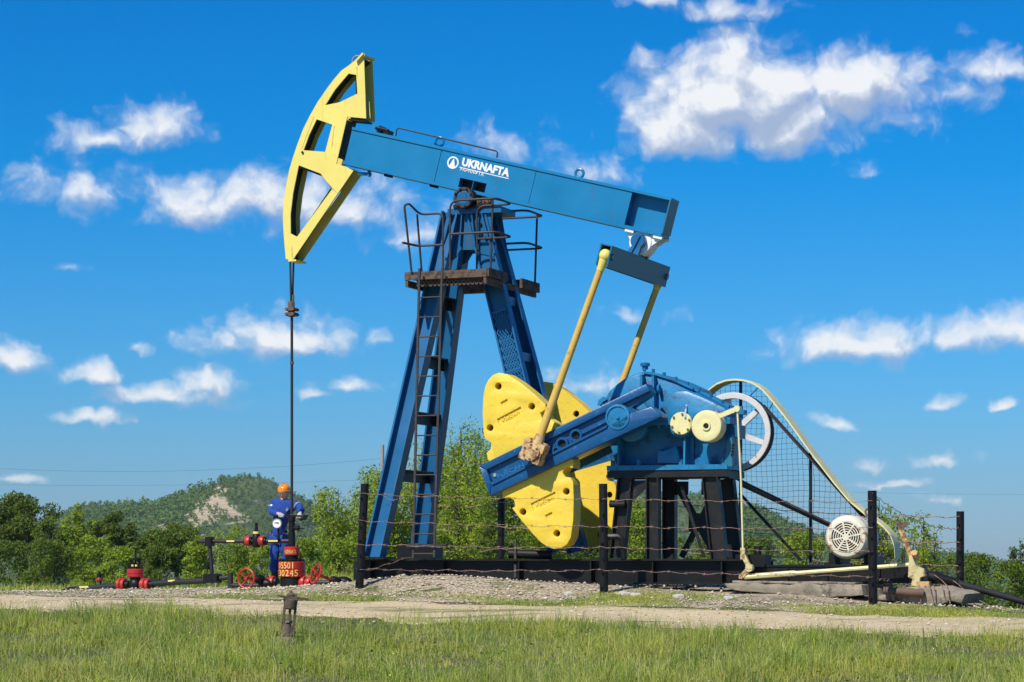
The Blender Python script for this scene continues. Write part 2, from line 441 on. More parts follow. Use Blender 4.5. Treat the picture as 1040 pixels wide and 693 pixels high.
    def build(s, name, m, parent=None, smooth=True, recalc=True):
        me = bpy.data.meshes.new(name)
        me.from_pydata(s.v, [], s.f)
        if recalc and len(s.f) < 60000:
            import bmesh
            bm = bmesh.new(); bm.from_mesh(me); bmesh.ops.recalc_face_normals(bm, faces=bm.faces); bm.to_mesh(me); bm.free()
        me.materials.append(MATS[m] if isinstance(m, str) else m)
        if smooth:
            me.polygons.foreach_set('use_smooth', [True] * len(me.polygons))
            me.set_sharp_from_angle(angle=R(35))
        o = bpy.data.objects.new(name, me); COL.objects.link(o)
        if parent is not None: o.parent = parent
        if name in STUFFY: o['kind'] = 'stuff'
        return o

def tag(o, label=None, cat=None, group=None, kind=None):
    if label: o['label'] = label
    if cat: o['category'] = cat
    if group: o['group'] = group
    if kind: o['kind'] = kind
    return o
def empty(name, loc=(0, 0, 0), rz=0., parent=None):
    o = bpy.data.objects.new(name, None); o.empty_display_size = .3
    o.location = loc; o.rotation_euler = (0, 0, rz); COL.objects.link(o)
    if parent is not None: o.parent = parent
    return o
def copy_tree(o, parent=None):
    c = o.copy(); COL.objects.link(c)
    if parent is not None: c.parent = parent
    for ch in list(o.children): copy_tree(ch, c)
    return c
def np_mesh(name, verts, faces_flat, n_per, material, smooth=False):
    """big mesh from numpy: verts (N,3), faces_flat (M, n_per)"""
    me = bpy.data.meshes.new(name)
    nv, nf = len(verts), len(faces_flat)
    me.vertices.add(nv); me.vertices.foreach_set('co', np.ascontiguousarray(verts, np.float32).ravel())
    me.loops.add(nf * n_per); me.loops.foreach_set('vertex_index', np.ascontiguousarray(faces_flat, np.int32).ravel())
    me.polygons.add(nf)
    me.polygons.foreach_set('loop_start', np.arange(0, nf * n_per, n_per, dtype=np.int32))
    me.polygons.foreach_set('use_smooth', np.full(nf, smooth, bool))
    me.update(calc_edges=True)
    me.materials.append(MATS[material] if isinstance(material, str) else material)
    o = bpy.data.objects.new(name, me); COL.objects.link(o)
    return o

# lettering: glyph outlines turned into flat geometry with a little thickness
def glyphs(text, size, extrude=.004, bold=0., spacing=1., shear=0.):
    cu = bpy.data.curves.new('lettering', 'FONT'); cu.body = text; cu.size = size; cu.extrude = extrude; cu.offset = bold
    cu.space_character = spacing; cu.shear = shear; cu.resolution_u = 3
    ob = bpy.data.objects.new('lettering', cu); COL.objects.link(ob)
    bpy.context.view_layer.update()
    me = bpy.data.meshes.new_from_object(ob.evaluated_get(bpy.context.evaluated_depsgraph_get()))
    vs = [v.co.copy() for v in me.vertices]; fs = [tuple(p.vertices) for p in me.polygons]
    bpy.data.objects.remove(ob); bpy.data.curves.remove(cu); bpy.data.meshes.remove(me)
    return vs, fs
def place_text(mb, text, origin, xdir, ydir, width=None, height=None, **kw):
    vs, fs = glyphs(text, 1.0, extrude=0.0, **kw)
    if not vs: return mb
    x0, x1 = min(v.x for v in vs), max(v.x for v in vs); y0, y1 = min(v.y for v in vs), max(v.y for v in vs)
    xd, yd = Vector(xdir).normalized(), Vector(ydir).normalized(); nd = xd.cross(yd)
    sy = height / (y1 - y0); sx_ = (width / (x1 - x0)) if width else sy
    o = Vector(origin)
    t = .003
    top = [o + xd * ((v.x - x0) * sx_) + yd * ((v.y - y0) * sy) + nd * t for v in vs]
    return mb.add(top, fs)

# ================================================================== PUMP JACK
jack = empty('pump_jack', (P0[0], P0[1], Z0), -YAW)
tag(jack, 'blue and yellow oil pump jack with a horse head on its raised left end', 'pump jack')
def part(mb, name, m, parent=jack, **kw): return mb.build(name, m, parent, **kw)
V3 = Vector
def lerp(a, b, t): return a + (b - a) * t

# ---- skid: two long I beams, cross beams, stiffener plates
skid_top = .40
uL = P(364, 580, -.9).x; uR = P(757, 580, -.9).x; uM = P(925, 585, -.6).x
for v in (-.78, .78):
    b = MB(); b.bx((uL, v - .15, skid_top - .03), (uR, v + .15, skid_top)); b.bx((uL, v - .15, .0), (uR, v + .15, .03)); b.bx((uL, v - .012, .03), (uR, v + .012, skid_top - .03))
    sk = part(b, 'skid_beam', 'black_paint')
    for px in (376, 450, 527, 600, 663, 733):
        if v > 0: continue
        u = P(px, 580, -.9).x
        part(MB().bx((u - .012, v - .14, .032), (u + .012, v - .014, skid_top - .032)), 'stiffener_plate', 'black_paint', sk)
for px in (380, 470, 560, 630, 690, 745):
    u = P(px, 580, 0).x
    part(MB().bx((u - .1, -.62, .05), (u + .1, .62, skid_top - .04)), 'cross_beam', 'black_paint')
# motor end of the skid, lower and plated
b = MB(); b.bx((uR + .003, -.72, .03), (uM, -.50, .28)); b.bx((uR + .003, -.74, .283), (uM - .1, -.46, .31))
me_ = part(b, 'motor_rail', 'black_paint')
for px in (800, 840, 893):
    u = P(px, 585, -.74).x
    part(MB().bx((u - .012, -.76, .04), (u + .012, -.722, .27)), 'stiffener_plate', 'black_paint', me_)
part(MB().bx((uR + .003, .45, .03), (uM, .7, .28)), 'motor_rail', 'black_paint')
for px in (785, 850, 915):
    u = P(px, 585, 0).x
    part(MB().bx((u - .09, -.45, .05), (u + .09, .44, .27)), 'cross_beam', 'black_paint')

# ---- samson post: two front legs and two rear legs
post = empty('samson_post', parent=jack)
A0, A1 = P(380, 566.5, -.95), P(459, 217, -.25)
B0, B1 = P(428, 553, .95), P(470.5, 217, .25)
for p, q in ((A0, A1), (B0, B1)):
    b = MB(); b.ibeam(p, q, .30, .26, .03, .03, (0, 1, 0))
    part(b, 'leg', 'blue_paint', post)
part(MB().bx((A0.x - .32, -1.2, skid_top + .002), (A0.x + .28, -.7, skid_top + .035)), 'foot_plate', 'black_paint', post)
part(MB().bx((B0.x - .35, .7, skid_top + .002), (B0.x + .3, 1.2, B0.z - .002)), 'foot_block', 'black_paint', post)
for px, py in ((440, 306), (426, 367), (413, 424), (400, 483)):
    t = (566.5 - py) / (566.5 - 217)
    p, q = lerp(A0, A1, t), lerp(B0, B1, t); q.z = p.z
    tB = (q.z - B0.z) / (B1.z - B0.z); q = lerp(B0, B1, tB)
    part(MB().bar(p + V3((.0, .02, 0)), q - V3((0, .02, 0)), .025, .2, (1, 0, 0)).bar(p + V3((.07, .02, .087)), q + V3((.07, -.02, .087)), .12, .02, (1, 0, 0)), 'cross_brace', 'black_paint', post)
C0, C1 = P(567, 560, -.48), P(485, 217, -.22)
D0, D1 = V3((C0.x, .48, C0.z)), V3((C1.x, .22, C1.z))
for p, q, s in ((C0, C1, 1), (D0, D1, -1)):
    b = MB(); b.ibeam(p, q, .34, .17, .028, .02, (0, 1, 0))
    part(b, 'leg', 'blue_paint', post)
# web plate between the rear legs, a bit back from their outer flanges, and tie plates
b = MB()
for t0, t1 in ((.06, .80),):
    a_, b_ = lerp(C0, C1, t0) + V3((-.08, .10, 0)), lerp(C0, C1, t1) + V3((-.08, .10, 0)); c_, d_ = lerp(D0, D1, t0) + V3((-.08, -.10, 0)), lerp(D0, D1, t1) + V3((-.08, -.10, 0))
    th = V3((.02, 0, 0)); b.add([a_, b_, d_, c_, a_ + th, b_ + th, d_ + th, c_ + th], [(0, 1, 2, 3), (7, 6, 5, 4), (0, 4, 5, 1), (1, 5, 6, 2), (2, 6, 7, 3), (3, 7, 4, 0)])
part(b, 'web_plate', 'blue_paint', post)
for py in (306, 363, 430, 500):
    t = (560 - py) / (560 - 217.)
    p, q = lerp(C0, C1, t) + V3((.12, .09, 0)), lerp(D0, D1, t) + V3((.12, -.09, 0))
    part(MB().bar(p, q, .02, .14, (1, 0, 0)), 'tie_plate', 'blue_paint', post)
# expanded metal cover on the lower front of the near rear leg
b = MB()
def rear_pt(t, s):  # s across the face -1..1
    c = lerp(C0, C1, t); ax = (C1 - C0).normalized(); w = V3((ax.z, 0, -ax.x)).normalized()
    return c + w * (s * .128) + V3((0, -.074, 0))
tA, tB = (560 - 424) / 343., (560 - 318) / 343.
nrow = 26
for i in range(nrow):
    t0, t1 = lerp(tA, tB, i / nrow), lerp(tA, tB, (i + 1) / nrow)
    for k in range(5):
        s0 = -1 + 2 * k / 5; s1 = -1 + 2 * (k + 1) / 5
        if i % 2: b.bar(rear_pt(t0, s0), rear_pt(t1, s1), .012, .016, (0, 1, 0))
        else: b.bar(rear_pt(t0, s1), rear_pt(t1, s0), .012, .016, (0, 1, 0))
mc = part(b, 'mesh_cover', 'blue_paint', post, smooth=False)
b = MB()
for t in (tA, (tA + tB) / 2 - .02, tB): b.bar(rear_pt(t, -1.05), rear_pt(t, 1.05), .02, .03, (0, 1, 0))
b.build('cover_strip', 'blue_paint', mc)
# head of the post: gusset plates and cap plate
gus = [(453, 216.5), (498, 216.5), (505.5, 262), (489, 258), (486, 254), (468, 254), (463, 262), (443, 276)]
for v in (-.265, .265):
    pr = UZ(gus, -.265)
    part(MB().prism(pr, v - .012, v + .012), 'gusset_plate', 'blue_paint', post)
for px in (459, 470, 480, 490):
    t = P(px, 216.5, -.3); q = P(px + (px - 474) * .55, 250, -.3)
    part(MB().bar(t + V3((0, .0, -.01)), q, .10, .018, (0, 1, 0)), 'rib', 'blue_paint', post)
cp0, cp1 = P(449.5, 211.8, -.42), P(500, 215.4, -.42)
part(MB().bx((cp0.x + .05, -.33, cp1.z + .004), (cp1.x + .12, .33, cp0.z)), 'cap_plate', 'blue_paint', post)
bm_ = MB()
for (px, py) in ((488, 228), (489, 238), (485, 244), (494, 242)):
    q = P(px, py, -.28); bm_.cyl((q.x, -.31, q.z), (q.x, -.277, q.z), .03, 8)
part(bm_, 'bolt', 'black_paint', post)

# ---- saddle bearing
sb = P(469.4, 200.6, -.5); sb = V3((sb.x, 0, sb.z))
sad = empty('saddle_bearing', parent=jack)
part(MB().lathe((sb.x, -.44, sb.z), (0, 1, 0), [(0, .165), (.02, .172), (.88, .172), (.90, .165)], 28), 'housing', 'grease_shade_black', sad)
b = MB()
for v, s in ((-.44, -1), (.44, 1)): part(MB().torus((sb.x, v + s * .008, sb.z), (0, 1, 0), .150, .030, 28, 6), 'end_ring', 'ladder_brown', sad)
for v, s in ((-.44, -1), (.44, 1)):
    part(MB().lathe((sb.x, v + s * .0, sb.z), (0, s, 0), [(0, .125), (.012, .125), (.02, .10), (.012, .06), (.02, .05)], 24), 'end_cap', 'blue_paint', sad)
for k in range(8):
    t = k * math.pi / 4 + .3; c = (sb.x + .15 * math.cos(t), sb.z + .15 * math.sin(t))
    part(MB().cyl((c[0], -.49, c[1]), (c[0], -.45, c[1]), .018, 6), 'bolt', 'black_paint', sad)
b = MB(); b.bx((sb.x - .22, -.36, cp0.z + .003), (sb.x + .42, -.12, cp0.z + .06)); b.bx((sb.x - .22, .12, cp0.z + .003), (sb.x + .42, .36, cp0.z + .06))
b.bx((sb.x - .13, -.34, cp0.z + .06), (sb.x + .13, -.14, sb.z)); b.bx((sb.x - .13, .14, cp0.z + .06), (sb.x + .13, .34, sb.z))
part(b, 'pedestal_block', 'grease_shade_black', sad)
b = MB()
for du in (.2, .3, .37):
    b.cyl((sb.x + du, -.3, cp0.z + .06), (sb.x + du, -.3, cp0.z + .16), .022, 8); b.cyl((sb.x + du, -.2, cp0.z + .06), (sb.x + du, -.2, cp0.z + .13), .03, 8)
part(b, 'stud', 'rusty_steel', sad)

# ---- walking beam
beam = empty('walking_beam', parent=jack)
vb = -.21
TL, TR, BL, BR = P(358, 129, vb), P(682.3, 201, vb), P(347.5, 166.5, vb), P(674.5, 241, vb)
bd = (TR - TL).normalized(); bn = V3((bd.z, 0, -bd.x))          # bn points down
if bn.z > 0: bn = -bn
H = ((BL - TL).dot(bn) + (BR - TR).dot(bn)) / 2
BLn = (TR - TL).length
B_ = lambda s, h, v=0.: TL + bd * s + bn * h + V3((0, v - vb, 0))     # s along, h down from the top edge, v lateral
def bbox(s0, s1, h0, h1, v0, v1, mb=None):
    mb = mb or MB()
    return mb.add([B_(s, h, v) for v in (v0, v1) for h in (h0, h1) for s in (s0, s1)], [(0, 1, 3, 2), (4, 6, 7, 5), (0, 4, 5, 1), (2, 3, 7, 6), (0, 2, 6, 4), (1, 5, 7, 3)])
def s_at(px, py): return (P(px, py, vb) - TL).dot(bd)
def h_at(px, py): return (P(px, py, vb) - TL).dot(bn)
sl = s_at(347.5, 166.5)
part(bbox(0, BLn, 0, .045, -.215, .215), 'top_flange', 'beam_blue', beam)
part(bbox(sl * .9, BLn - .02, H - .055, H, -.215, .215), 'bottom_flange', 'beam_blue', beam)
part(bbox(.02, BLn - .03, .048, H - .058, -.012, .012), 'web', 'beam_blue', beam)
s1, s2, s3 = s_at(446, 162), s_at(540.5, 190), s_at(637.5, 213)
nd = [(467, 181), (494, 186.4), (491.5, 198)]
n0, n1_, nh = s_at(*nd[0]), s_at(*nd[1]), h_at(467.3, 180.5)
for sgn in (-1, 1):
    vo, vi = sgn * .196, sgn * .178
    for a_, c_ in ((.0, s1 - .005), (s1 + .005, s2 - .004), (s2 + .004, s3)):
        if a_ < n0 < c_:
            b = bbox(a_, n0, .047, H - .057, vo, vi); bbox(n0, n1_, .047, nh, vo, vi, b); bbox(n1_, c_, .047, H - .057, vo, vi, b)
            # merge look: flush pieces butt at their ends
        else: b = bbox(a_, c_, .047, H - .057, vo, vi)
        part(b, 'web_panel', 'beam_blue', beam)
    part(bbox(s3 - .02, s3 - .003, .047, H - .057, sgn * .176, sgn * .014), 'diaphragm', 'blue_paint', beam)
    part(bbox(n0 - .02, n0 - .002, nh, H - .057, sgn * .176, sgn * .014), 'diaphragm', 'blue_paint', beam)
    part(bbox((n0 + n1_) / 2 - .006, (n0 + n1_) / 2 + .006, nh, H - .057, sgn * .185, sgn * .014), 'diaphragm', 'blue_paint', beam)
    part(bbox(n1_ + .002, n1_ + .02, nh, H - .057, sgn * .176, sgn * .014), 'diaphragm', 'blue_paint', beam)
    part(bbox(n0, n1_, nh, H - .057, sgn * .03, sgn * .014), 'recess_shade_plate', 'grease_shade_black', beam)  # black plate added at the notch back, its shade put into the colour
    part(bbox(n0, n1_, nh - .015, nh, sgn * .176, sgn * .014), 'diaphragm', 'blue_paint', beam)
part(bbox(-.012, .008, .047, H - .057, -.175, .175), 'end_plate', 'beam_blue', beam)
part(bbox(BLn - .028, BLn - .004, .047, H - .057, -.213, .213), 'end_plate', 'grey_blue', beam)
for px, py, r in ((441.7, 142.6, .075), (584.6, 174.6, .07)):
    s = s_at(px, py); c = B_(s, h_at(px, py) - .0, -.02)
    b = MB(); b.torus(c, (0, 1, 0), r, .024, 20, 8); b.add(*[x for x in (lambda m: (m.v, m.f))(bbox(s - .05, s + .05, -.03, -.001, -.04, 0.))])
    part(b, 'lifting_eye', 'beam_blue', beam)
pts = [(402, 138.5), (402.8, 132), (405, 130.3), (503.8, 153.5), (505.3, 155), (504.8, 160.5)]
part(MB().tube([P(x, y, -.15) for x, y in pts], .014, 6), 'grab_rail', 'ladder_brown', beam)
for px, py in ((391, 179.5), (437.5, 190)):
    s = s_at(px, py - 2); part(bbox(s - .07, s + .07, H + .001, H + .04, -.1, -.03), 'clip', 'black_paint', beam)
for s0, h0 in ((s_at(382, 131), -.10),):
    part(bbox(s0 - .12, s0 + .02, -.13, -.002, -.16, .16), 'clamp_block', 'beam_blue', beam)
    part(bbox(s0 + .03, s0 + .16, -.09, -.002, -.06, .16), 'clamp_block', 'black_paint', beam)
    part(MB().cyl(B_(s0 - .02, -.07, -.19), B_(s0 + .22, -.07, -.19), .03, 8), 'clamp_bolt', 'grease_shade_black', beam)
# company mark
xd, yd = bd, -bn
o = P(460, 165.3, -.1985); o = V3((o.x, -.1985, o.z))
b = MB(); rr = .104
n = 32
ring = []
for i in range(n):
    t0, t1 = 2 * math.pi * i / n, 2 * math.pi * (i + 1) / n
    if abs((i + .5) - n * .75) < 2.4: continue
    q = [o + xd * (k * math.cos(t)) + yd * (k * math.sin(t)) for k, t in ((rr, t0), (rr, t1), (rr * .76, t1), (rr * .76, t0))]
    b.add(q, [(0, 1, 2, 3)])
dr = [(-.052, -.06), (-.055, -.09), (-.03, -.10), (0, -.104), (.03, -.10), (.055, -.09), (.052, -.06), (.005, .068), (-.005, .068)]
q = [o + xd * x + yd * z + V3((0, -.001, 0)) for x, z in dr]; b.add(q, [tuple(range(len(q)))])
part(b, 'emblem', 'white_paint', beam, smooth=False)
tx = P(468.5, 168.6, -.199); te = P(516.6, 180.2, -.199)
tdir = (te - tx); tdir.y = 0
b = MB(); place_text(b, 'UKRNAFTA', tx, tdir, yd, width=tdir.length, height=.142, bold=.050)
part(b, 'lettering', 'white_paint', beam, smooth=False)
tx = P(466.6, 173.2, -.199); te = P(491, 179.7, -.199); t2 = te - tx; t2.y = 0
b = MB(); place_text(b, 'УКРНАФТА', tx, t2, yd, width=t2.length, height=.066, bold=.012)
part(b, 'lettering', 'white_paint', beam, smooth=False)
l0, l1 = P(466.6, 169.9, -.199), P(516.6, 181.6, -.199)
b = MB(); w = yd * .007; b.add([l0 - w, l1 - w, l1 + w, l0 + w], [(0, 1, 2, 3)])
part(b, 'underline', 'white_paint', beam, smooth=False)

# ---- horse head
head = empty('horse_head', parent=jack)
vh = -.19
arc = [(364.8, 58), (355, 66), (346.7, 71.8), (338.8, 81), (332, 90), (322.5, 103.8), (314.6, 117.7), (308, 131), (302.5, 145.4), (297.6, 159.5), (293.4, 174), (290.2, 190), (287.9, 206), (287.2, 221), (288.2, 240), (290.2, 263)]
outer = [(368.3, 54.9)] + arc + [(296.8, 264.6), (358.8, 173.4), (351, 169.3), (341.5, 166.5), (352.7, 118.6), (371.8, 120.5), (370.9, 94.4), (369.7, 61.5)]
h1 = [(354, 74.8), (361.8, 76.2), (363, 95.2), (345, 104), (330.2, 107), (340.3, 91)]
h2 = [(321.6, 121.2), (337.5, 126.7), (330.2, 154.4), (308.2, 152.7), (314, 137)]
h3 = [(303.4, 168), (325.9, 176.6), (337.3, 192.2), (301.6, 240.7), (295.2, 237.3), (295, 218), (297.6, 196)]
O_, H1, H2, H3 = (UZ(x, vh) for x in (outer, h1, h2, h3))
for v0, v1 in ((-.19, -.165), (.19, .165)):
    part(MB().prism(list(O_), v0, v1, [list(H1), list(H2), list(H3)]), 'side_plate', 'head_yellow', head)
def strip_between(poly, v0, v1, th, m, name, closed=False, inward=None):
    """curved plate that follows a line in the (u,z) plane"""
    b = MB(); n = len(poly); c = inward
    vs = []; fs = []
    for i, (x, z) in enumerate(poly):
        p = V3((x, 0, z)); d = V3((poly[min(i + 1, n - 1)][0] - poly[max(i - 1, 0)][0], 0, poly[min(i + 1, n - 1)][1] - poly[max(i - 1, 0)][1])).normalized()
        nn = V3((-d.z, 0, d.x)); nn = nn if (c - p).dot(nn) > 0 else -nn
        for vv in (v0, v1):
            for k in (0, th): vs.append(V3((x, vv, z)) + nn * k)
    for i in range(n - 1):
        a = i * 4; e = a + 4
        fs += [(a, a + 2, e + 2, e), (a + 1, e + 1, e + 3, a + 3), (a, e, e + 1, a + 1), (a + 2, a + 3, e + 3, e + 2)]
    fs += [(0, 1, 3, 2), (4 * n - 4, 4 * n - 2, 4 * n - 1, 4 * n - 3)]
    b.add(vs, fs); return part(b, name, m, head)
cen = V3((P(340, 150, 0).x, 0, P(340, 150, 0).z))
AR = UZ([(x + 2.2, y + .7) for x, y in arc], vh)
strip_between(AR, -.163, .163, .03, 'grease_shade_black', 'track_plate', inward=cen)
for a_, c_ in (((326, 177), (338, 193)), ((332.5, 186), (342, 196)), ((296.5, 251), (296.8, 262)), ((362.5, 68), (362.8, 78)), ((339.5, 128), (337, 150)), ((319, 118), (306.5, 151))):
    (x0, z0), (x1, z1) = UZ([a_, c_], vh); part(MB().bar((x0, -.1905, z0), (x1, -.1905, z1), .003, .011, (0, 1, 0)), 'weld_seam', 'rusty_cream', head)
# back plates inside the open frame, dark with grease
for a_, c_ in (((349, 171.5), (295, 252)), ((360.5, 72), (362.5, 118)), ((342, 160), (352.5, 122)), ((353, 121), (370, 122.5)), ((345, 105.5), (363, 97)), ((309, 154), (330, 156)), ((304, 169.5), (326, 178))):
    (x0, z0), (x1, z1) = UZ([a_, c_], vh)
    part(MB().bar((x0, 0, z0), (x1, 0, z1), .32, .03, (0, 1, 0)), 'stiffener', 'grease_shade_black', head)
q = UZ([(360, 62), (366.5, 54.5), (383, 57)], vh)
b = MB(); tp = P(368.3, 55, vh); b.bar(tp + V3((-.1, -.03, -.12)), tp + V3((.03, -.03, .0)), .06, .03)
b.bx((tp.x - .03, -.215, tp.z - .05), (tp.x + .05, .215, tp.z - .01))
part(b, 'top_plate', 'head_yellow', head)
q = P(294, 264, vh); part(MB().bx((q.x - .02, -.2, q.z - .03), (q.x + .13, .2, q.z)), 'toe_plate', 'head_yellow', head)
q = P(307.5, 155, vh); part(MB().cyl((q.x, -.215, q.z), (q.x, -.19, q.z), .02, 8), 'bolt', 'grease_shade_black', head)
q = P(368, 175.5, -.19); part(MB().cyl((q.x - .1, -.1, q.z), (q.x + .12, -.1, q.z - .02), .03, 8).bx((q.x + .07, -.14, q.z - .06), (q.x + .10, -.06, q.z + .04)), 'latch_bolt', 'beam_blue', head)
q = P(358, 60, vh); part(MB().torus((q.x, 0, q.z), (0, 1, 0), .09, .014, 16, 6), 'lifting_eye', 'pole_grey', head)

# ---- wireline hanger and polished rod
han = empty('wireline_hanger', parent=jack)
ct = P(294.6, 262, 0).z; cb = P(296.5, 309, 0).z
part(MB().cyl((P(294.7, 280, -.02).x, -.02, ct), (P(295.6, 300, -.02).x, -.02, cb), .018, 8), 'cable', 'cable_dark', han)
part(MB().cyl((P(298.3, 280, .02).x, .02, ct), (P(296.9, 300, .02).x, .02, cb), .018, 8), 'cable', 'cable_dark', han)
q = P(296.4, 316, 0)
b = MB(); b.bx((q.x - .05, -.05, q.z - .10), (q.x + .03, .05, q.z + .16)); b.bx((q.x - .075, -.09, q.z + .0), (q.x + .075, .09, q.z + .05)); b.bx((q.x - .08, -.09, q.z - .09), (q.x + .075, .09, q.z - .03))
for du in (-.06, .06):
    for dz in (.025, -.06): b.cyl((q.x + du, -.11, q.z + dz), (q.x + du, .11, q.z + dz), .028, 8)
b.cyl((q.x + .035, -.02, q.z + .05), (q.x + .035, -.02, q.z + .27), .02, 8)
part(b, 'carrier_bar', 'rusty_steel', han)
zr = P(296.5, 525, 0).z
part(MB().cyl((q.x, 0, q.z - .08), (q.x, 0, zr), .024, 10), 'polished_rod', 'cable_dark', han)
part(MB().cyl((q.x, 0, P(0 + 296.5, 369, 0).z - .02), (q.x, 0, P(296.5, 369, 0).z + .03), .034, 10), 'rod_collar', 'rusty_steel', han)
ROD_U = q.x

# ---- equalizer
eq = empty('equalizer', parent=jack)
VE = 1.53
ec = P(613.3, 259.3, -VE); ec = V3((ec.x, 0, ec.z))
e_u, e_d = bd.copy(), bn.copy()
def ebox(s0, s1, h0, h1, v0, v1, mb=None):
    mb = mb or MB(); f = lambda s, h, v: ec + e_u * s + e_d * h + V3((0, v, 0))
    return mb.add([f(s, h, v) for v in (v0, v1) for h in (h0, h1) for s in (s0, s1)], [(0, 1, 3, 2), (4, 6, 7, 5), (0, 4, 5, 1), (2, 3, 7, 6), (0, 2, 6, 4), (1, 5, 7, 3)])
part(ebox(.078, .10, -.175, .175, -VE, VE), 'side_plate', 'grey_blue', eq)
part(ebox(-.10, -.078, -.175, .175, -VE, VE), 'side_plate', 'grey_blue', eq)
part(ebox(-.077, .077, -.175, -.155, -VE, VE), 'top_plate', 'grey_blue', eq)
part(ebox(-.077, .077, .05, .07, -VE + .4, VE - .4), 'bottom_plate', 'grey_blue', eq)
part(ebox(-.077, .077, -.15, .05, -VE + .36, -VE + .38), 'diaphragm', 'rusty_steel', eq)
for s in (-1, 1):
    part(MB().cyl(ec + e_u * (-.13) + V3((0, s * (VE - .11), 0)), ec + e_u * .13 + V3((0, s * (VE - .11), 0)), .03, 10), 'wrist_pin', 'black_paint', eq)
    part(MB().cyl(ec + e_u * .10 + V3((0, s * (VE - .11), 0)), ec + e_u * .135 + V3((0, s * (VE - .11), 0)), .055, 10), 'pin_nut', 'grey_blue', eq)
# tail bearing hung under the beam
tb = empty('tail_bearing', parent=jack)
tc_ = P(650.3, 244.5, -.17); tc_ = V3((tc_.x, 0, tc_.z - .03))
part(MB().lathe((tc_.x, -.17, tc_.z), (0, 1, 0), [(0, .18), (.015, .195), (.32, .195), (.335, .18)], 28), 'housing', 'white_paint', tb)
b = MB()
for v in (-.15, .15):
    sS, sE = s_at(634, 226), s_at(674, 236)
    pl = [B_(sS + .02, H + .004), B_(sE + .0, H + .004), B_(sE - .05, H + .06), V3((tc_.x + .2, 0, tc_.z - .05)), V3((tc_.x + .06, 0, tc_.z - .22)), V3((tc_.x - .17, 0, tc_.z + .02)), B_(sS + .07, H + .06)]
    b.prism([(p.x, p.z) for p in pl], v - .02 if v > 0 else v, v if v > 0 else v + .02)
part(b, 'bracket', 'white_paint', tb)
sS, sE = s_at(634, 226), s_at(674, 236)
for s_ in (sS + .04, sE - .16):
    part(bbox(s_, s_ + .15, H + .002, H + .045, -.205, -.14), 'clamp_pad', 'white_paint', tb)
    part(bbox(s_, s_ + .15, H + .002, H + .045, .14, .205), 'clamp_pad', 'white_paint', tb)
part(MB().lathe((tc_.x - .015, -.27, tc_.z + .02), (0, 1, 0), [(0, .115), (.012, .125), (.54, .125), (.55, .115)], 24), 'pin', 'blue_paint', tb)
yk = ec + e_d * (-.175)
for v in (-.24, .24):
    part(MB().bar(V3((tc_.x - .01, v, tc_.z - .02)), yk + V3((.0, v, -.0)) + e_u * .02, .05, .13, (0, 1, 0), q_scale=1.5), 'yoke_plate', 'blue_paint', tb)
    part(MB().bar(V3((tc_.x + .03, v - .035, tc_.z + .10)), yk + V3((0, v - .035, .02)), .05, .018, (0, 1, 0)), 'yoke_rib', 'blue_paint', tb)

# ---- cranks, counterweights, pitmans (front set traced in its plane, the rear set is the same shape on the other side)
VC = -1.34
hub = P(627.2, 423.7, VC); pin = P(542, 459.5, -1.5)
crank_pl = UZ([(486, 473.4), (655.8, 389.9), (660.6, 397.8), (656.4, 402.5), (640, 413.5), (646, 417.2), (660.5, 412.8), (671.4, 420.8), (671, 423.5), (497.3, 503.9)], VC)
up_w = UZ([(495, 466.5), (494.2, 460), (498.5, 455.5), (498.8, 449.5), (492.2, 446.3), (490.8, 437.8), (489.9, 417.6), (490.8, 401.7), (492.6, 392.5), (496, 385.6), (500.5, 381), (506.5, 378.7), (514.6, 380), (527.6, 388), (542, 399.6), (553.6, 410.4), (554.6, 415.6), (548.6, 419.4), (550.6, 425), (557, 425), (566, 430.6), (575, 445), (505, 480)], -1.24)
dn_w = UZ([(509.6, 500.8), (513, 506.2), (517.5, 505.4), (521.8, 508), (523.3, 514.3), (519.9, 516.3), (530.3, 529.9), (540.7, 542.2), (549.3, 551.2), (556, 555.6), (562.5, 557.7), (570, 556.6), (575.8, 553.2), (579.8, 546), (582.3, 528), (582.8, 505), (581.8, 489), (579, 485.3), (573.6, 484.4), (571.2, 479.5), (575, 474.3), (581.6, 475.6), (582.3, 470), (580, 462), (520, 480)], -1.24)
chp = [(494.3, 477.2), (611, 420.6), (618, 433), (502, 489.5)]          # trough in the arm
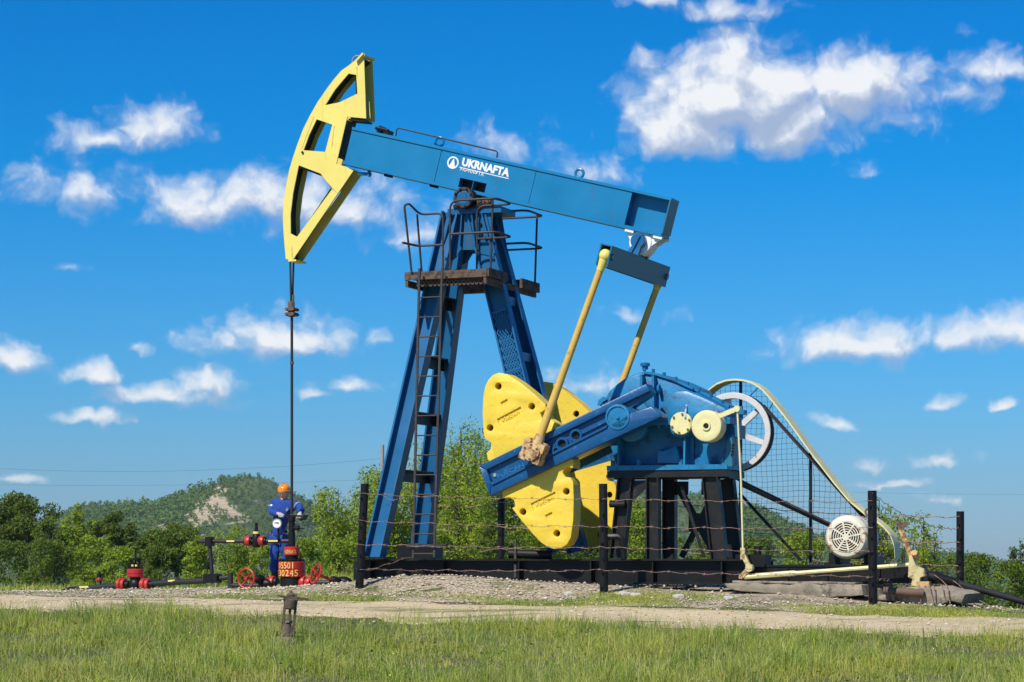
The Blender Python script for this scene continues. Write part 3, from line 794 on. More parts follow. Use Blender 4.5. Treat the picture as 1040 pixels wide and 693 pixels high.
for s in (1, -1):
    cr = empty('crank_arm', parent=jack)
    # trough floor plate, upper and lower flanges, tip web, rib, rings, hub
    part(MB().prism(list(crank_pl), s * -1.262, s * -1.02), 'arm_plate', 'crank_blue', cr)
    for ptsx, nm in (([(486, 473.4), (655.8, 389.9), (660.2, 397.2), (612.6, 419.8), (494, 477.3)], 'flange'),
                     ([(497.3, 503.9), (671, 423.5), (671.4, 420.8), (661, 413.2), (640, 420), (617.5, 431.5), (499, 490)], 'flange'),
                     ([(486, 473.4), (494, 477.3), (499, 490), (497.3, 503.9)], 'tip_web')):
        part(MB().prism(UZ(ptsx, VC), s * VC, s * -1.263, bev=.022), nm, 'crank_blue', cr)
    b = MB()
    for ptsx in ([(499.2, 490.2), (617.5, 431.7), (616.5, 434.5), (499.8, 493.2)],):
        b.prism(UZ(ptsx, VC), s * -1.365, s * VC)
    part(b, 'edge_rib', 'crank_blue', cr)
    part(MB().prism(UZ([(588, 438.6), (614, 425.8), (615.2, 428.8), (589, 441.8)], VC), s * -1.31, s * -1.264), 'centre_rib', 'crank_blue', cr)
    b = MB()
    for (px, py) in ((570.2, 451), (584.3, 442.6)):
        c = P(px, py, VC); b.torus((c.x, s * -1.29, c.z), (0, 1, 0), .088, .028, 22, 6, sx=1.7)
    c = P(561.5, 455.5, VC); b.bar((c.x - .03, s * -1.29, c.z - .09), (c.x + .02, s * -1.29, c.z + .07), .05, .03); b.bar((c.x + .02, s * -1.29, c.z + .01), (c.x + .07, s * -1.29, c.z + .03), .05, .03)
    part(b, 'pin_boss', 'crank_blue', cr)
    b = MB()
    for (px, py) in ((570.2, 451), (584.3, 442.6)):
        c = P(px, py, VC); b.cyl((c.x, s * -1.275, c.z), (c.x, s * -1.264, c.z), .066, 18)
    part(b, 'pin_hole', 'grease_shade_black', cr)
    part(MB().lathe((hub.x, s * -1.02, hub.z), (0, -s, 0), [(0, .21), (.30, .21), (.335, .20), (.34, .17), (.32, .165), (.32, .03), (.345, .03)], 30), 'hub', 'gear_blue', cr)
    t0 = P(503, 487, VC); t1 = P(531, 473.5, VC)
    if s == 1:
        td = t1 - t0; td.y = 0; yv = V3((-td.z, 0, td.x)).normalized()
        b = MB(); place_text(b, 'VULCAN', V3((t0.x, -1.264, t0.z)), td, yv, width=td.length, height=.06, bold=.01)
        for i in range(len(b.v)): b.v[i] = (b.v[i][0], b.v[i][1] - .006, b.v[i][2])
        part(b, 'lettering', 'gear_blue', cr)
        c = P(501, 482.5, VC); part(MB().cyl((c.x, -1.28, c.z), (c.x, -1.25, c.z), .03, 8), 'bolt', 'pole_grey', cr)
    for poly, holes, panel, small, nm in ((up_w, ((506, 392.4, .056), (539.9, 412.9, .056), (497.6, 434.6, .056)), [(504.8, 425.8), (528.4, 413.3), (531.3, 420.3), (507.7, 433)], [(508.3, 408.9), (515, 405.3), (516.3, 410.8), (510.3, 413.6)], 0),
                              (dn_w, ((575, 499.3, .056), (531, 520, .056), (565.4, 541.9, .056)), [(539, 511.5), (563.5, 499.6), (566.2, 507.2), (541.8, 519.2)], [(553.6, 523.4), (560.3, 520.2), (561.6, 525), (555.6, 528.3)], 1)):
        hp = []
        for hx, hy, hr in holes:
            c = P(hx, hy, -1.24); hp.append([(c.x + hr * math.cos(t), c.z + hr * math.sin(t)) for t in np.linspace(0, 2 * math.pi, 14, endpoint=False)])
        pan, sm = UZ(panel, -1.24), UZ(small, -1.24)
        w = empty('counterweight', parent=jack)
        part(MB().prism(list(poly), s * -1.24, s * -1.21, hp + [list(pan), list(sm)], bev=.012), 'front_face', 'weight_yellow', w)
        part(MB().prism(list(poly), s * -1.2095, s * -.90, hp), 'body', 'weight_yellow', w)
        b = MB()
        for h in hp:
            c = (sum(x for x, z in h) / len(h), sum(z for x, z in h) / len(h)); b.cyl((c[0], s * -1.0, c[1]), (c[0], s * -.98, c[1]), .08, 12)
        part(b, 'bolt', 'grease_shade_black', w)
        if s == 1:
            o_, x_, y_ = [V3((q[0], -1.2105, q[1])) for q in (pan[3], pan[2], pan[0])]
            xd2, yd2 = (x_ - o_), (y_ - o_); L_, Hh = xd2.length, yd2.length
            b = MB(); place_text(b, 'Vulcan', o_ + xd2 * .12 + yd2 * .38, xd2, yd2, width=L_ * .76, height=Hh * .48, bold=.012, shear=.25)
            for i in range(len(b.v)): b.v[i] = (b.v[i][0], b.v[i][1] - .012, b.v[i][2])
            place_text(b, 'ROMANIA', o_ + xd2 * .25 + yd2 * .12, xd2, yd2, width=L_ * .55, height=Hh * .16, bold=.01)
            o3, x3, y3 = [V3((q[0], -1.2105, q[1])) for q in (sm[3], sm[2], sm[0])]
            place_text(b, '07', o3 + (x3 - o3) * .2 + (y3 - o3) * .15, x3 - o3, y3 - o3, width=(x3 - o3).length * .6, height=(y3 - o3).length * .65, bold=.01)
            part(b, 'lettering', 'weight_yellow', w, smooth=False)
    # pitman
    pt = empty('pitman_arm', parent=jack)
    vp = s * -1.46
    top = V3((ec.x, vp, ec.z)); bot = V3((pin.x, vp, pin.z)); d = (top - bot).normalized()
    part(MB().tube([bot + d * .2, bot + d * .8, lerp(bot, top, .5), top - d * .12], [.068, .066, .056, .054], 14), 'rod', 'pitman_yellow', pt)
    part(MB().sphere(top, .105, 16, 10).cyl(top - d * .25, top - d * .06, .06, 12, .085), 'rod_eye', 'head_yellow', pt)
    b = MB(); e1 = V3((-d.z, 0, d.x)); 
    M3 = Matrix((e1, V3((0, 1, 0)), d)).transposed()
    vv = s * -1.49
    b.box(V3((pin.x, vv, pin.z)), (.34, .24, .27), M3)
    for a_ in (-1, 1):
        b.cyl(V3((pin.x, vv, pin.z)) + e1 * (a_ * .14) - d * .17, V3((pin.x, vv, pin.z)) + e1 * (a_ * .14) + d * .2, .042, 8)
        b.box(V3((pin.x, vv, pin.z)) + e1 * (a_ * .13) + d * .10, (.11, .25, .14), M3); b.box(V3((pin.x, vv, pin.z)) + e1 * (a_ * .12) - d * .11, (.12, .25, .10), M3)
    b.cyl(bot + d * .10, bot + d * .3, .11, 12, .07)
    blk = part(b, 'bearing_block', 'rusty_cream', pt)
    b = MB().lathe((pin.x, s * -1.60, pin.z), (0, -s, 0), [(0, .15), (.045, .14), (.055, .08), (.05, .0)], 18)
    b.build('bearing_cap', 'rusty_cream', blk)
    b = MB()
    for k in range(6):
        t = k * math.pi / 3 + .4; b.cyl((pin.x + .115 * math.cos(t), s * -1.63, pin.z + .115 * math.sin(t)), (pin.x + .115 * math.cos(t), s * -1.66, pin.z + .115 * math.sin(t)), .02, 6)
    b.build('cap_bolt', 'rusty_steel', blk)
    part(MB().cyl((pin.x, s * -1.19, pin.z), (pin.x, s * -1.36, pin.z), .10, 14), 'crank_pin', 'black_paint', pt)

# ---- gear reducer
gear = empty('gear_reducer', parent=jack)
VG = -.72
zs = P(690, 428, VG).z              # split line
zb = P(690, 473.5, VG).z            # bottom of the case
upper = UZ([(606, 428.5), (604.6, 421), (607, 407), (613, 396.5), (621, 389), (628, 384), (635.5, 380.4), (643, 377.6), (649.5, 376.3), (656, 376.6), (665, 379), (680, 384), (700, 393), (720, 403), (736, 411), (739, 413.5), (740.5, 417), (740.5, 428.5)], VG)
def clip_u(poly, um, keep_left):
    out = []
    for (x0, z0), (x1, z1) in zip(poly, poly[1:] + poly[:1]):
        i0, i1 = (x0 <= um) == keep_left, (x1 <= um) == keep_left
        if i0: out.append((x0, z0))
        if i0 != i1: t = (um - x0) / (x1 - x0); out.append((um, z0 + (z1 - z0) * t))
    return out
uS = P(700, 428, VG).x
part(MB().prism(clip_u(upper, uS, True), -.47, .47, bev=.05), 'upper_case', 'gear_blue', gear)
part(MB().prism(clip_u(upper, uS, False), -.47, -.12, bev=.05), 'upper_case', 'gear_blue', gear)
lower = UZ([(608, 429), (739, 429), (738, 440), (738, 472), (620, 472), (615, 455)], VG)
part(MB().prism(clip_u(lower, uS, True), -.45, .45, bev=.03), 'lower_case', 'gear_blue', gear)
part(MB().prism(clip_u(lower, uS, False), -.45, .0, bev=.03), 'lower_case', 'gear_blue', gear)
u0, u1 = P(606, 428, VG).x, P(741, 428, VG).x
part(MB().bx((u0 - .02, -.72, zs - .055), (uS, .72, zs - .004)).bx((u0 - .02, -.71, zs), (uS, .71, zs + .05)).bx((uS + .002, -.715, zs - .055), (u1, .0, zs - .004)).bx((uS + .002, -.705, zs), (u1, -.01, zs + .05)), 'split_flange', 'gear_blue', gear)
uB0, uB1 = P(617, 472, VG).x, P(739, 472, VG).x
part(MB().bx((uB0, -.76, zb - .06), (uS, .76, zb + .02)).bx((uS + .002, -.755, zb - .06), (uB1, .2, zb + .018)), 'base_flange', 'gear_blue', gear)
# bearing bosses: raised arcs on the front and back faces
for s in (-1, 1):
    for cx_, cy_, rp in ((636, 427, 24.),):
        c = P(cx_, cy_, VG); r = rp / 2500. * 40.6
        pl = [(c.x + r * math.cos(t), c.z + r * math.sin(t)) for t in np.linspace(-.1, math.pi + .1, 22)]
        part(MB().prism(pl, s * .66, s * .475, bev=.05), 'bearing_boss', 'gear_blue', gear)
    for cx_, r2 in ((640, .27), (691, .2)):
        c = P(cx_, 428, VG)
        pl = [(c.x + r2 * math.cos(t), c.z - .06 + r2 * math.sin(t)) for t in np.linspace(math.pi, 2 * math.pi, 16)]
        part(MB().prism(pl, s * .69, s * .455, bev=.02), 'bearing_boss', 'gear_blue', gear)
for px, s in [(q, k) for q in (628, 695) for k in (-1, 1) if not (q > 700 and k > 0)]:
    c = P(px, 428, VG); b = MB()
    if 1:
        b.add([(c.x - .015, s * .455, zb + .02), (c.x - .015, s * .74, zb + .02), (c.x - .015, s * .69, zs - .06), (c.x - .015, s * .455, zs - .06), (c.x + .015, s * .455, zb + .02), (c.x + .015, s * .74, zb + .02), (c.x + .015, s * .69, zs - .06), (c.x + .015, s * .455, zs - .06)], [(0, 1, 2, 3), (4, 7, 6, 5), (0, 4, 5, 1), (1, 5, 6, 2), (2, 6, 7, 3), (3, 7, 4, 0)])
    part(b, 'case_rib', 'gear_blue', gear)
for px in (697.5,):
    c = P(px, 412, VG); b = MB()
    b.add([(c.x - .015, -.70, zs + .05), (c.x - .015, -.83, zs + .05), (c.x - .015, -.70, zs + .34), (c.x + .015, -.70, zs + .05), (c.x + .015, -.83, zs + .05), (c.x + .015, -.70, zs + .34)], [(0, 1, 2), (3, 5, 4), (0, 3, 4, 1), (1, 4, 5, 2), (2, 5, 3, 0)])
    part(b, 'case_rib', 'gear_blue', gear)
fb = UZ([(667, 427), (668.5, 417), (673, 407), (680, 400), (688, 396.3), (698, 396.5), (712, 402), (726, 408.5), (736, 413.5), (739, 417), (739, 427)], VG)
part(MB().prism(fb, -.735, -.475, bev=.07), 'pinion_hood', 'gear_blue', gear)
for px, y0, y1 in ((661, 381, 426), (649, 380, 396)):
    p, q = P(px, y0, VG), P(px + (2 if px > 655 else 5), y1, VG); part(MB().bx((p.x - .02, -.62, q.z), (p.x + .02, -.475, p.z)), 'case_rib', 'gear_blue', gear)
q = P(669, 393, VG); part(MB().torus((q.x - .05, -.55, q.z - .02), (1, 0, 0), .06, .02, 14, 6), 'lifting_lug', 'gear_blue', gear)
# side box cast on the lower case
pl = UZ([(667, 471), (691.5, 471), (686.5, 453), (672, 458), (667, 456)], VG)
part(MB().prism(pl, -.70, -.452, bev=.02), 'cast_foot', 'gear_blue', gear)
# cover strip along the sloping top
tops = [(649, 377.2), (662, 379.2), (680, 385), (700, 394), (720, 404), (736, 412)]
for (a_, c_) in zip(tops[:-1], tops[1:]):
    p, q = P(*a_, VG), P(*c_, VG); w_ = 1.02 if c_[0] <= 700 else .38; y_ = 0 if c_[0] <= 700 else -.295
    part(MB().bar(V3((p.x, y_, p.z)), V3((q.x, y_, q.z)), w_, .035, (0, 1, 0)), 'cover_strip', 'gear_blue', gear)
b = MB()
for px, py in ((652, 374.6), (661, 376), (672, 379.4), (684, 384), (696, 389.4), (708, 395.2), (720, 401), (732, 407)):
    q = P(px, py, -.6); b.cyl((q.x, -.47, q.z - .03), (q.x, -.47, q.z + .025), .028, 8)
part(b, 'cover_bolt', 'blue_paint', gear)
q = P(661, 374.3, 0); part(MB().lathe((q.x, -.3, q.z - .04), (0, 0, 1), [(0, .05), (.05, .05), (.055, .08), (.10, .08), (.11, .04)], 12), 'breather', 'blue_paint', gear)
q = P(605.5, 408, VG); part(MB().prism(UZ([(608, 402), (603.3, 405.5), (602, 411), (604.5, 411.5), (607.5, 407.5), (612, 405)], VG), -.5, -.42), 'lifting_lug', 'gear_blue', gear)
for px, py in ((608, 431), (625, 431), (650, 431), (668, 431), (676, 431), (703, 431), (736, 431)):
    q = P(px, py, VG); part(MB().cyl((q.x, -.66, zs - .09), (q.x, -.66, zs + .085), .028, 8), 'flange_bolt', 'gear_blue', gear)
for px in (622, 648, 691, 734):
    q = P(px, 470, VG); part(MB().cyl((q.x, -.69, zb + .02), (q.x, -.69, zb + .11), .04, 8), 'anchor_bolt', 'gear_blue', gear)
part(MB().cyl((hub.x, -1.03, hub.z), (hub.x, 1.03, hub.z), .16, 20), 'slow_shaft', 'blue_paint', gear)
# yellow cover disc and brake drum
c = P(691.5, 430.2, -.8)
cd = part(MB().lathe((c.x, -.74, c.z), (0, -1, 0), [(0, .18), (.05, .18), (.06, .172), (.062, 0)], 30), 'cover_disc', 'cream_paint', gear)
b = MB()
for k in range(6):
    t = k * math.pi / 3 + .35; b.cyl((c.x + .15 * math.cos(t), -.80, c.z + .15 * math.sin(t)), (c.x + .15 * math.cos(t), -.822, c.z + .15 * math.sin(t)), .018, 6)
b.build('bolt', 'rusty_steel', cd)
c = P(717.2, 432.7, -1.05); DR = c.copy()
dm = part(MB().lathe((c.x, -.78, c.z), (0, -1, 0), [(0, .25), (.24, .25), (.262, .24), (.27, .22), (.262, .14), (.262, .075), (.285, .07), (.285, .045), (.24, .04), (.24, 0)], 36), 'brake_drum', 'cream_paint', gear)
MB().cyl((c.x, -.79, c.z), (c.x, -1.055, c.z), .036, 12).build('drum_bore', 'grease_shade_black', dm)
part(MB().cyl((c.x, -.85, c.z), (c.x, .95, c.z), .08, 14), 'fast_shaft', 'blue_paint', gear)
e = P(748.8, 415.4, -1.0); a_ = P(729.5, 423, -1.0)
part(MB().bar(a_, e, .03, .075, (0, 1, 0)).cyl(e + V3((0, -.04, 0)), e + V3((0, .04, 0)), .05, 12), 'brake_crank', 'cream_paint', gear)
# dark end bracket of the case
pl = UZ([(735.5, 474), (739, 448), (744, 442), (744, 474)], VG)
part(MB().prism(pl, -.74, -.58), 'end_bracket', 'grey_blue', gear)
b = MB()
for k in range(4):
    q = P(743.6 + k * .35, 462 - k * 3.2, -.75); b.cyl((q.x, -.76, q.z), (q.x, -.735, q.z), .025, 8)
part(b, 'bracket_bolt', 'black_paint', gear)
q = P(750, 438, -.4); part(MB().bx((q.x - .2, -.55, q.z - .1), (q.x + .06, -.2, q.z + .09)), 'end_block', 'blue_paint', gear)
q = P(751.5, 419, -.5); part(MB().bx((q.x - .06, -.5, q.z - .03), (q.x + .06, -.3, q.z + .04)).cyl((q.x, -.42, q.z - .1), (q.x, -.42, q.z + .1), .03, 8), 'end_lug', 'gear_blue', gear)

# ---- brake rods and lever
br = empty('brake_linkage', parent=jack)
f = P(754.6, 563, -1.0)
part(MB().tube([e, lerp(e, f, .5) + V3((.015, 0, 0)), f], .016, 8), 'rod', 'cream_paint', br)
g = P(761.5, 577, -1.0); h_ = P(753, 586, -1.0)
part(MB().bar(f + V3((0, 0, .1)), f - V3((0, 0, .08)), .06, .07).bar(f, g, .06, .07).bar(g, h_, .06, .075).cyl(g + V3((0, -.06, 0)), g + V3((0, .06, 0)), .06, 10), 'bell_crank', 'worn_cream', br)
part(MB().cyl(h_ + V3((0, -.05, 0)), h_ + V3((0, .05, 0)), .035, 10), 'pivot', 'rusty_cream', br)
l0, l1 = P(756, 586, -.98), P(925, 573.5, -.92)
part(MB().tube([l0, lerp(l0, l1, .3), lerp(l0, l1, .32), l1], [.042, .042, .030, .030], 8), 'rod', 'cream_paint', br)
lv0, lv1 = P(926.5, 568, -.92), P(914.8, 537, -.92)
part(MB().bar(lv0, lv1, .04, .075), 'lever', 'rusty_cream', br)
part(MB().bar(lv1, P(911.3, 529.5, -.92), .03, .06).bar(lv1, P(920.6, 530.5, -.92), .03, .06).bar(P(910.6, 530, -.92), P(912.5, 533, -.92), .05, .06), 'lever_fork', 'rusty_steel', br)
b = MB(); q = P(931, 580, -.92)
b.prism(UZ([(924, 566), (927, 564.6), (931, 575), (939, 578), (940.5, 585), (935, 586.5), (934, 595), (926, 595), (927.5, 588), (923, 586)], -.92), -.98, -.86)
part(b, 'lever_stand', 'worn_cream', br)
part(MB().bx((q.x + .0, -.99, q.z - .27), (q.x + .2, -.80, q.z - .16)).cyl((q.x - .02, -1.0, q.z + .28), (q.x - .02, -.86, q.z + .2), .05, 8), 'stand_foot', 'rusty_cream', br)

# ---- pedestal under the reducer
ped = empty('reducer_pedestal', parent=jack)
zt = zb - .065
up0, up1 = P(617, 480, -.72).x, P(738, 480, -.72).x
part(MB().bx((up0, -.74, zt - .11), (up1, -.50, zt)), 'top_beam', 'pedestal_black', ped)
part(MB().bx((up0, .10, zt - .11), (up1, .32, zt)), 'top_beam', 'pedestal_black', ped)
for u in (up0 + .02, lerp(up0, up1, .5), up1 - .14): part(MB().bx((u, -.495, zt - .13), (u + .12, .095, zt - .01)), 'cross_beam', 'pedestal_black', ped)
zk = skid_top + .002
for v in (-.66, .22):
    def leg(pts, w, m='pedestal_black'):
        (x0, y0), (x1, y1) = pts
        p, q = P(x0, y0, -.66), P(x1, y1, -.66); p.y = q.y = v; p.z = zt - .112; q.z = zk
        b = MB(); b.bar(p, q, .012 + .0, w, (0, 1, 0)); b.v  # web
        dirx = (q - p).normalized(); sd = V3((dirx.z, 0, -dirx.x))
        for k in (-1, 1): b.bar(p + sd * (k * w / 2), q + sd * (k * w / 2), .17, .022, (0, 1, 0))
        return part(b, 'leg', m, ped)
    if v < 0: leg(((636, 487), (627, 568)), .22)
    leg(((663.6, 487), (663.6, 568)), .19)
    leg(((722, 487), (731, 568)), .24)
    c = P(645, 490, -.66)
    if v < 0: part(MB().add([(c.x - .05, v - .015, zt - .15), (c.x + .33, v - .015, zt - .15), (c.x - .05, v - .015, zt - .5), (c.x - .05, v + .015, zt - .15), (c.x + .33, v + .015, zt - .15), (c.x - .05, v + .015, zt - .5)], [(0, 1, 2), (3, 5, 4), (0, 3, 4, 1), (1, 4, 5, 2), (2, 5, 3, 0)]), 'gusset_plate', 'pedestal_black', ped)
# cross bracing in the rear frame and in the middle frame
def flat(p, q, v, w, name='brace'):
    a_, c_ = P(*p, -.66), P(*q, -.66); a_.y = c_.y = v
    return part(MB().bar(a_, c_, .02, w), name, 'pedestal_black', ped)
flat((690, 494), (713, 566), -.55, .05); flat((713, 494), (676, 566), .2, .10); flat((676, 500), (712, 566), .22, .12)
q = P(694, 530, -.66); part(MB().box((q.x, .21, q.z), (.34, .05, .3)), 'brace_plate', 'pedestal_black', ped)
for px in (674, 706):
    q = P(px, 490, -.66); part(MB().box((q.x, .2, zt - .26), (.3, .03, .22)), 'brace_plate', 'pedestal_black', ped)
q = P(622, 545, -.9); part(MB().tube([P(618, 545, -.9), P(628, 545, -.9), P(632, 548, -.9), P(634, 568, -.9)], .05, 8), 'pipe_bend', 'black_paint', ped)
q = P(628, 512, -.7); part(MB().cyl((q.x - .12, -.76, q.z), (q.x + .14, -.76, q.z), .06, 10), 'anchor_pin', 'black_paint', ped)
q = P(766, 570, -.6); part(MB().bx((q.x - .25, -.8, skid_top - .12), (q.x + .22, -.4, skid_top + .07)).cyl((q.x - .18, -.6, skid_top + .07), (q.x - .18, -.6, skid_top + .18), .05, 8).cyl((q.x + .06, -.6, skid_top + .07), (q.x + .06, -.6, skid_top + .2), .06, 8), 'hold_down_clamp', 'black_paint', ped)

# ---- sheave with belts
shv = empty('sheave', parent=jack)
wc = P(743.4, 439, .78); wr = 40.3 / 2500 * (P0[1] - SA * wc.x + CA * .78)
part(MB().lathe((wc.x, .78, wc.z), (0, 1, 0), [(0, wr * .855), (0, wr * .985), (.012, wr), (.24, wr), (.25, wr * .985), (.25, wr * .855), (.0, wr * .855)][0:6] + [(.0, wr * .853)], 56, caps=False), 'rim', 'wheel_grey', shv)
o_ = list(shv.children)[0]
o_.data.materials.append(MATS['rubber'])
for pl_ in o_.data.polygons:
    c = pl_.center; r_ = math.hypot(c.x - wc.x, c.z - wc.z)
    if r_ > wr * .96 and .795 < c.y < 1.02: pl_.material_index = 1
for k in range(6):
    t = R(-19) + k * math.pi / 3; d = V3((math.cos(t), 0, math.sin(t))); c = V3((wc.x, .9, wc.z))
    part(MB().bar(c + d * .12, c + d * (wr * .87), .10, .10, (0, 1, 0), q_scale=.8), 'spoke', 'wheel_grey', shv)
part(MB().lathe((wc.x, .74, wc.z), (0, 1, 0), [(0, .14), (.3, .14)], 20), 'hub', 'wheel_grey', shv)
mo = P(860.5, 545.5, -.75); mp = V3((mo.x, 0, mo.z)); pr = .13
dxy = V3((mp.x - wc.x, 0, mp.z - wc.z)); ang = math.atan2(dxy.z, dxy.x); dl = dxy.length; al = math.acos((wr - pr) / dl)
for sgn in (1, -1):
    t = ang + sgn * al; n_ = V3((math.cos(t), 0, math.sin(t)))
    for v in (.83, .90, .97):
        part(MB().bar(V3((wc.x, v, wc.z)) + n_ * (wr + .006), V3((mp.x, v, mp.z)) + n_ * (pr + .006), .045, .03, (0, 1, 0)), 'belt', 'rubber', shv)
part(MB().lathe((mp.x, .76, mp.z), (0, 1, 0), [(0, pr), (.28, pr)], 20), 'motor_pulley', 'black_paint', shv)

# ---- belt guard: bent cream band, wire mesh, uprights
gd = empty('belt_guard', parent=jack)
VB = 1.05
bp = [(716, 399), (721, 394), (728, 389), (737, 385.6), (746, 384.6), (755, 385.4), (764, 388), (772, 393), (779, 400), (786, 408.5), (800, 426), (823, 458.5), (846.5, 489), (862, 507.5), (877, 520), (888, 527), (897, 534), (904, 542), (908, 553), (909, 566)]
BP = UZ(bp, .72)
vs = []; fs = []
for x, z in BP: vs += [(x, .72, z), (x, 1.15, z), (x - .004, .72, z - .03), (x - .004, 1.15, z - .03)]
for i in range(len(BP) - 1):
    a = i * 4; e_ = a + 4; fs += [(a, e_, e_ + 1, a + 1), (a + 2, a + 3, e_ + 3, e_ + 2), (a, a + 2, e_ + 2, e_), (a + 1, e_ + 1, e_ + 3, a + 3)]
fs += [(0, 1, 3, 2), (len(vs) - 4, len(vs) - 2, len(vs) - 1, len(vs) - 3)]
part(MB().add(vs, fs), 'guard_band', 'cream_paint', gd)
poly = UZ(bp[:-1] + [(906, 568), (752, 566), (748, 500), (722, 430), (716, 405)], .72)
def inside_segs(level, axis, lo, hi):
    xs = []
    for (ax, az), (bx_, bz) in zip(poly, poly[1:] + poly[:1]):
        a1, b1, a2, b2 = (ax, bx_, az, bz) if axis == 0 else (az, bz, ax, bx_)
        if (a1 - level) * (b1 - level) < 0: xs.append(a2 + (b2 - a2) * (level - a1) / (b1 - a1))
    xs.sort(); return list(zip(xs[::2], xs[1::2]))
b = MB(); us = [p[0] for p in poly]; zz = [p[1] for p in poly]; stp = .088
rr_ = random.Random(3)
for axis, lo, hi in ((0, min(us), max(us)), (1, min(zz), max(zz))):
    x = lo + .05
    while x < hi:
        for a_, c_ in inside_segs(x, axis, 0, 0):
            n = max(2, int((c_ - a_) / .1)); pts = []
            for i in range(n + 1):
                y = a_ + (c_ - a_) * i / n; w = x + rr_.uniform(-.006, .006) + .012 * math.sin(y * 5 + 2 * axis)
                pts.append((w, VB + .1, y) if axis == 0 else (y, VB + .1, w))
            b.tube(pts, .0028, 3)
        x += stp
part(b, 'wire_mesh', 'cable_dark', gd, smooth=False, recalc=False)
for px, y0, y1 in ((823.3, 458, 572), (752.3, 388, 572)):
    p, q = P(px, y0, VB), P(px, y1, VB); part(MB().bar(p, q, .04, .045), 'upright', 'black_paint', gd)
part(MB().bar(P(752, 492, -.2), P(862, 543, .9), .05, .055), 'brace', 'black_paint', gd)
part(MB().bar(P(752, 488, .6), P(856, 538, .9), .03, .03), 'brace', 'ladder_brown', gd)
part(MB().bar(P(751, 501, .4), P(813.5, 569.5, .4), .04, .045), 'brace', 'black_paint', gd)
part(MB().bar(P(771, 393, VB), P(762, 402, .95), .012, .012).bar(P(785, 409, VB), P(781, 417, .95), .012, .012), 'loose_wire', 'cable_dark', gd)

# ---- ladder and work platform
lad = empty('ladder', parent=jack)
vL = -1.22
S = [(P(425.6, 290, vL), P(419.6, 567, vL)), (P(448.6, 290, vL), P(441, 566, vL))]
z_plat = P(411, 276.6, -1.1).z
for p, q in S:
    d = (p - q).normalized(); part(MB().bar(q, p + d * .28, .030, .036, (0, 1, 0)), 'stile', 'ladder_brown', lad)
n = 14
for i in range(n):
    t = (i + .2) / (n - .2); a_, c_ = lerp(S[0][1], S[0][0], t), lerp(S[1][1], S[1][0], t); a_.z = c_.z = (a_.z + c_.z) / 2
    part(MB().cyl(a_, c_, .012, 8), 'rung', 'ladder_brown', lad)
q = S[0][1]; part(MB().bx((q.x - .1, vL - .06, q.z + .18), (q.x + .6, vL + .06, q.z + .23)), 'foot_bar', 'ladder_brown', lad)
plat = empty('platform', parent=jack)
pu0, pu1 = P(410.7, 277, -1.1).x, P(494.2, 271, -1.1).x
for v0, v1, nm in ((-1.1, -.42, 0), (.55, 1.25, 1)):
    nb = 4
    for k in range(nb):
        a_ = v0 + (v1 - v0) * k / nb; part(MB().bx((pu0, a_ + .006, z_plat - .05), (pu1, a_ + (v1 - v0) / nb - .006, z_plat)), 'deck_plank', 'plank_brown', plat)
    for v in (v0, v1 - .05): part(MB().bx((pu0 + .002, v, z_plat - .13), (pu1 - .002, v + .05, z_plat - .053)), 'joist', 'plank_brown', plat)
    # expanded-metal underside
    b = MB(); m_ = 30
    for k in range(m_):
        x0 = pu0 + .05 + (pu1 - pu0 - .1) * k / m_; x1 = x0 + (pu1 - pu0 - .1) / m_
        for j in range(8):
            y0 = v0 + .055 + (v1 - v0 - .11) * j / 8; y1 = y0 + (v1 - v0 - .11) / 8
            if (k + j) % 2: b.bar((x0, y0, z_plat - .10), (x1, y1, z_plat - .10), .014, .03, (0, 0, 1))
            else: b.bar((x0, y1, z_plat - .10), (x1, y0, z_plat - .10), .014, .03, (0, 0, 1))
    part(b, 'grating', 'rusty_steel', plat, smooth=False, recalc=False)
# toe board with mesh, front
b = MB(); m_ = 34; q0 = z_plat - .055; q1 = z_plat - .24
for k in range(m_):
    x0 = pu0 + .18 + (pu1 - pu0 - .2) * k / m_; x1 = x0 + (pu1 - pu0 - .2) / m_
    for j in range(4):
        y0 = q1 + (q0 - q1) * j / 4; y1 = q1 + (q0 - q1) * (j + 1) / 4
        if (k + j) % 2: b.bar((x0, -1.02, y0), (x1, -1.02, y1), .014, .014, (0, 1, 0))
        else: b.bar((x0, -1.02, y1), (x1, -1.02, y0), .014, .014, (0, 1, 0))
part(b, 'side_mesh', 'rusty_steel', plat, smooth=False, recalc=False)
part(MB().bx((pu0 + .18, -1.0, q1), (pu1 - .02, -.97, q0)), 'side_panel', 'plank_brown', plat)
for u in (pu0 + .01, pu1 - .06):
    part(MB().bx((u, -1.09, z_plat - .24), (u + .05, 1.24, z_plat - .135)), 'cross_joist', 'plank_brown', plat)
part(MB().bx((pu1 + .003, -1.08, z_plat - .12), (pu1 + .03, -.2, z_plat + .02)), 'kick_board', 'plank_brown', plat)
part(MB().bx((pu1 + .003, .4, z_plat - .16), (pu1 + .05, 1.25, z_plat + .0)), 'kick_board', 'plank_brown', plat)
part(MB().bx((P(470, 290, .3).x, .3, z_plat - .22), (pu1 - .07, .36, z_plat - .02)), 'cross_joist', 'plank_brown', plat)

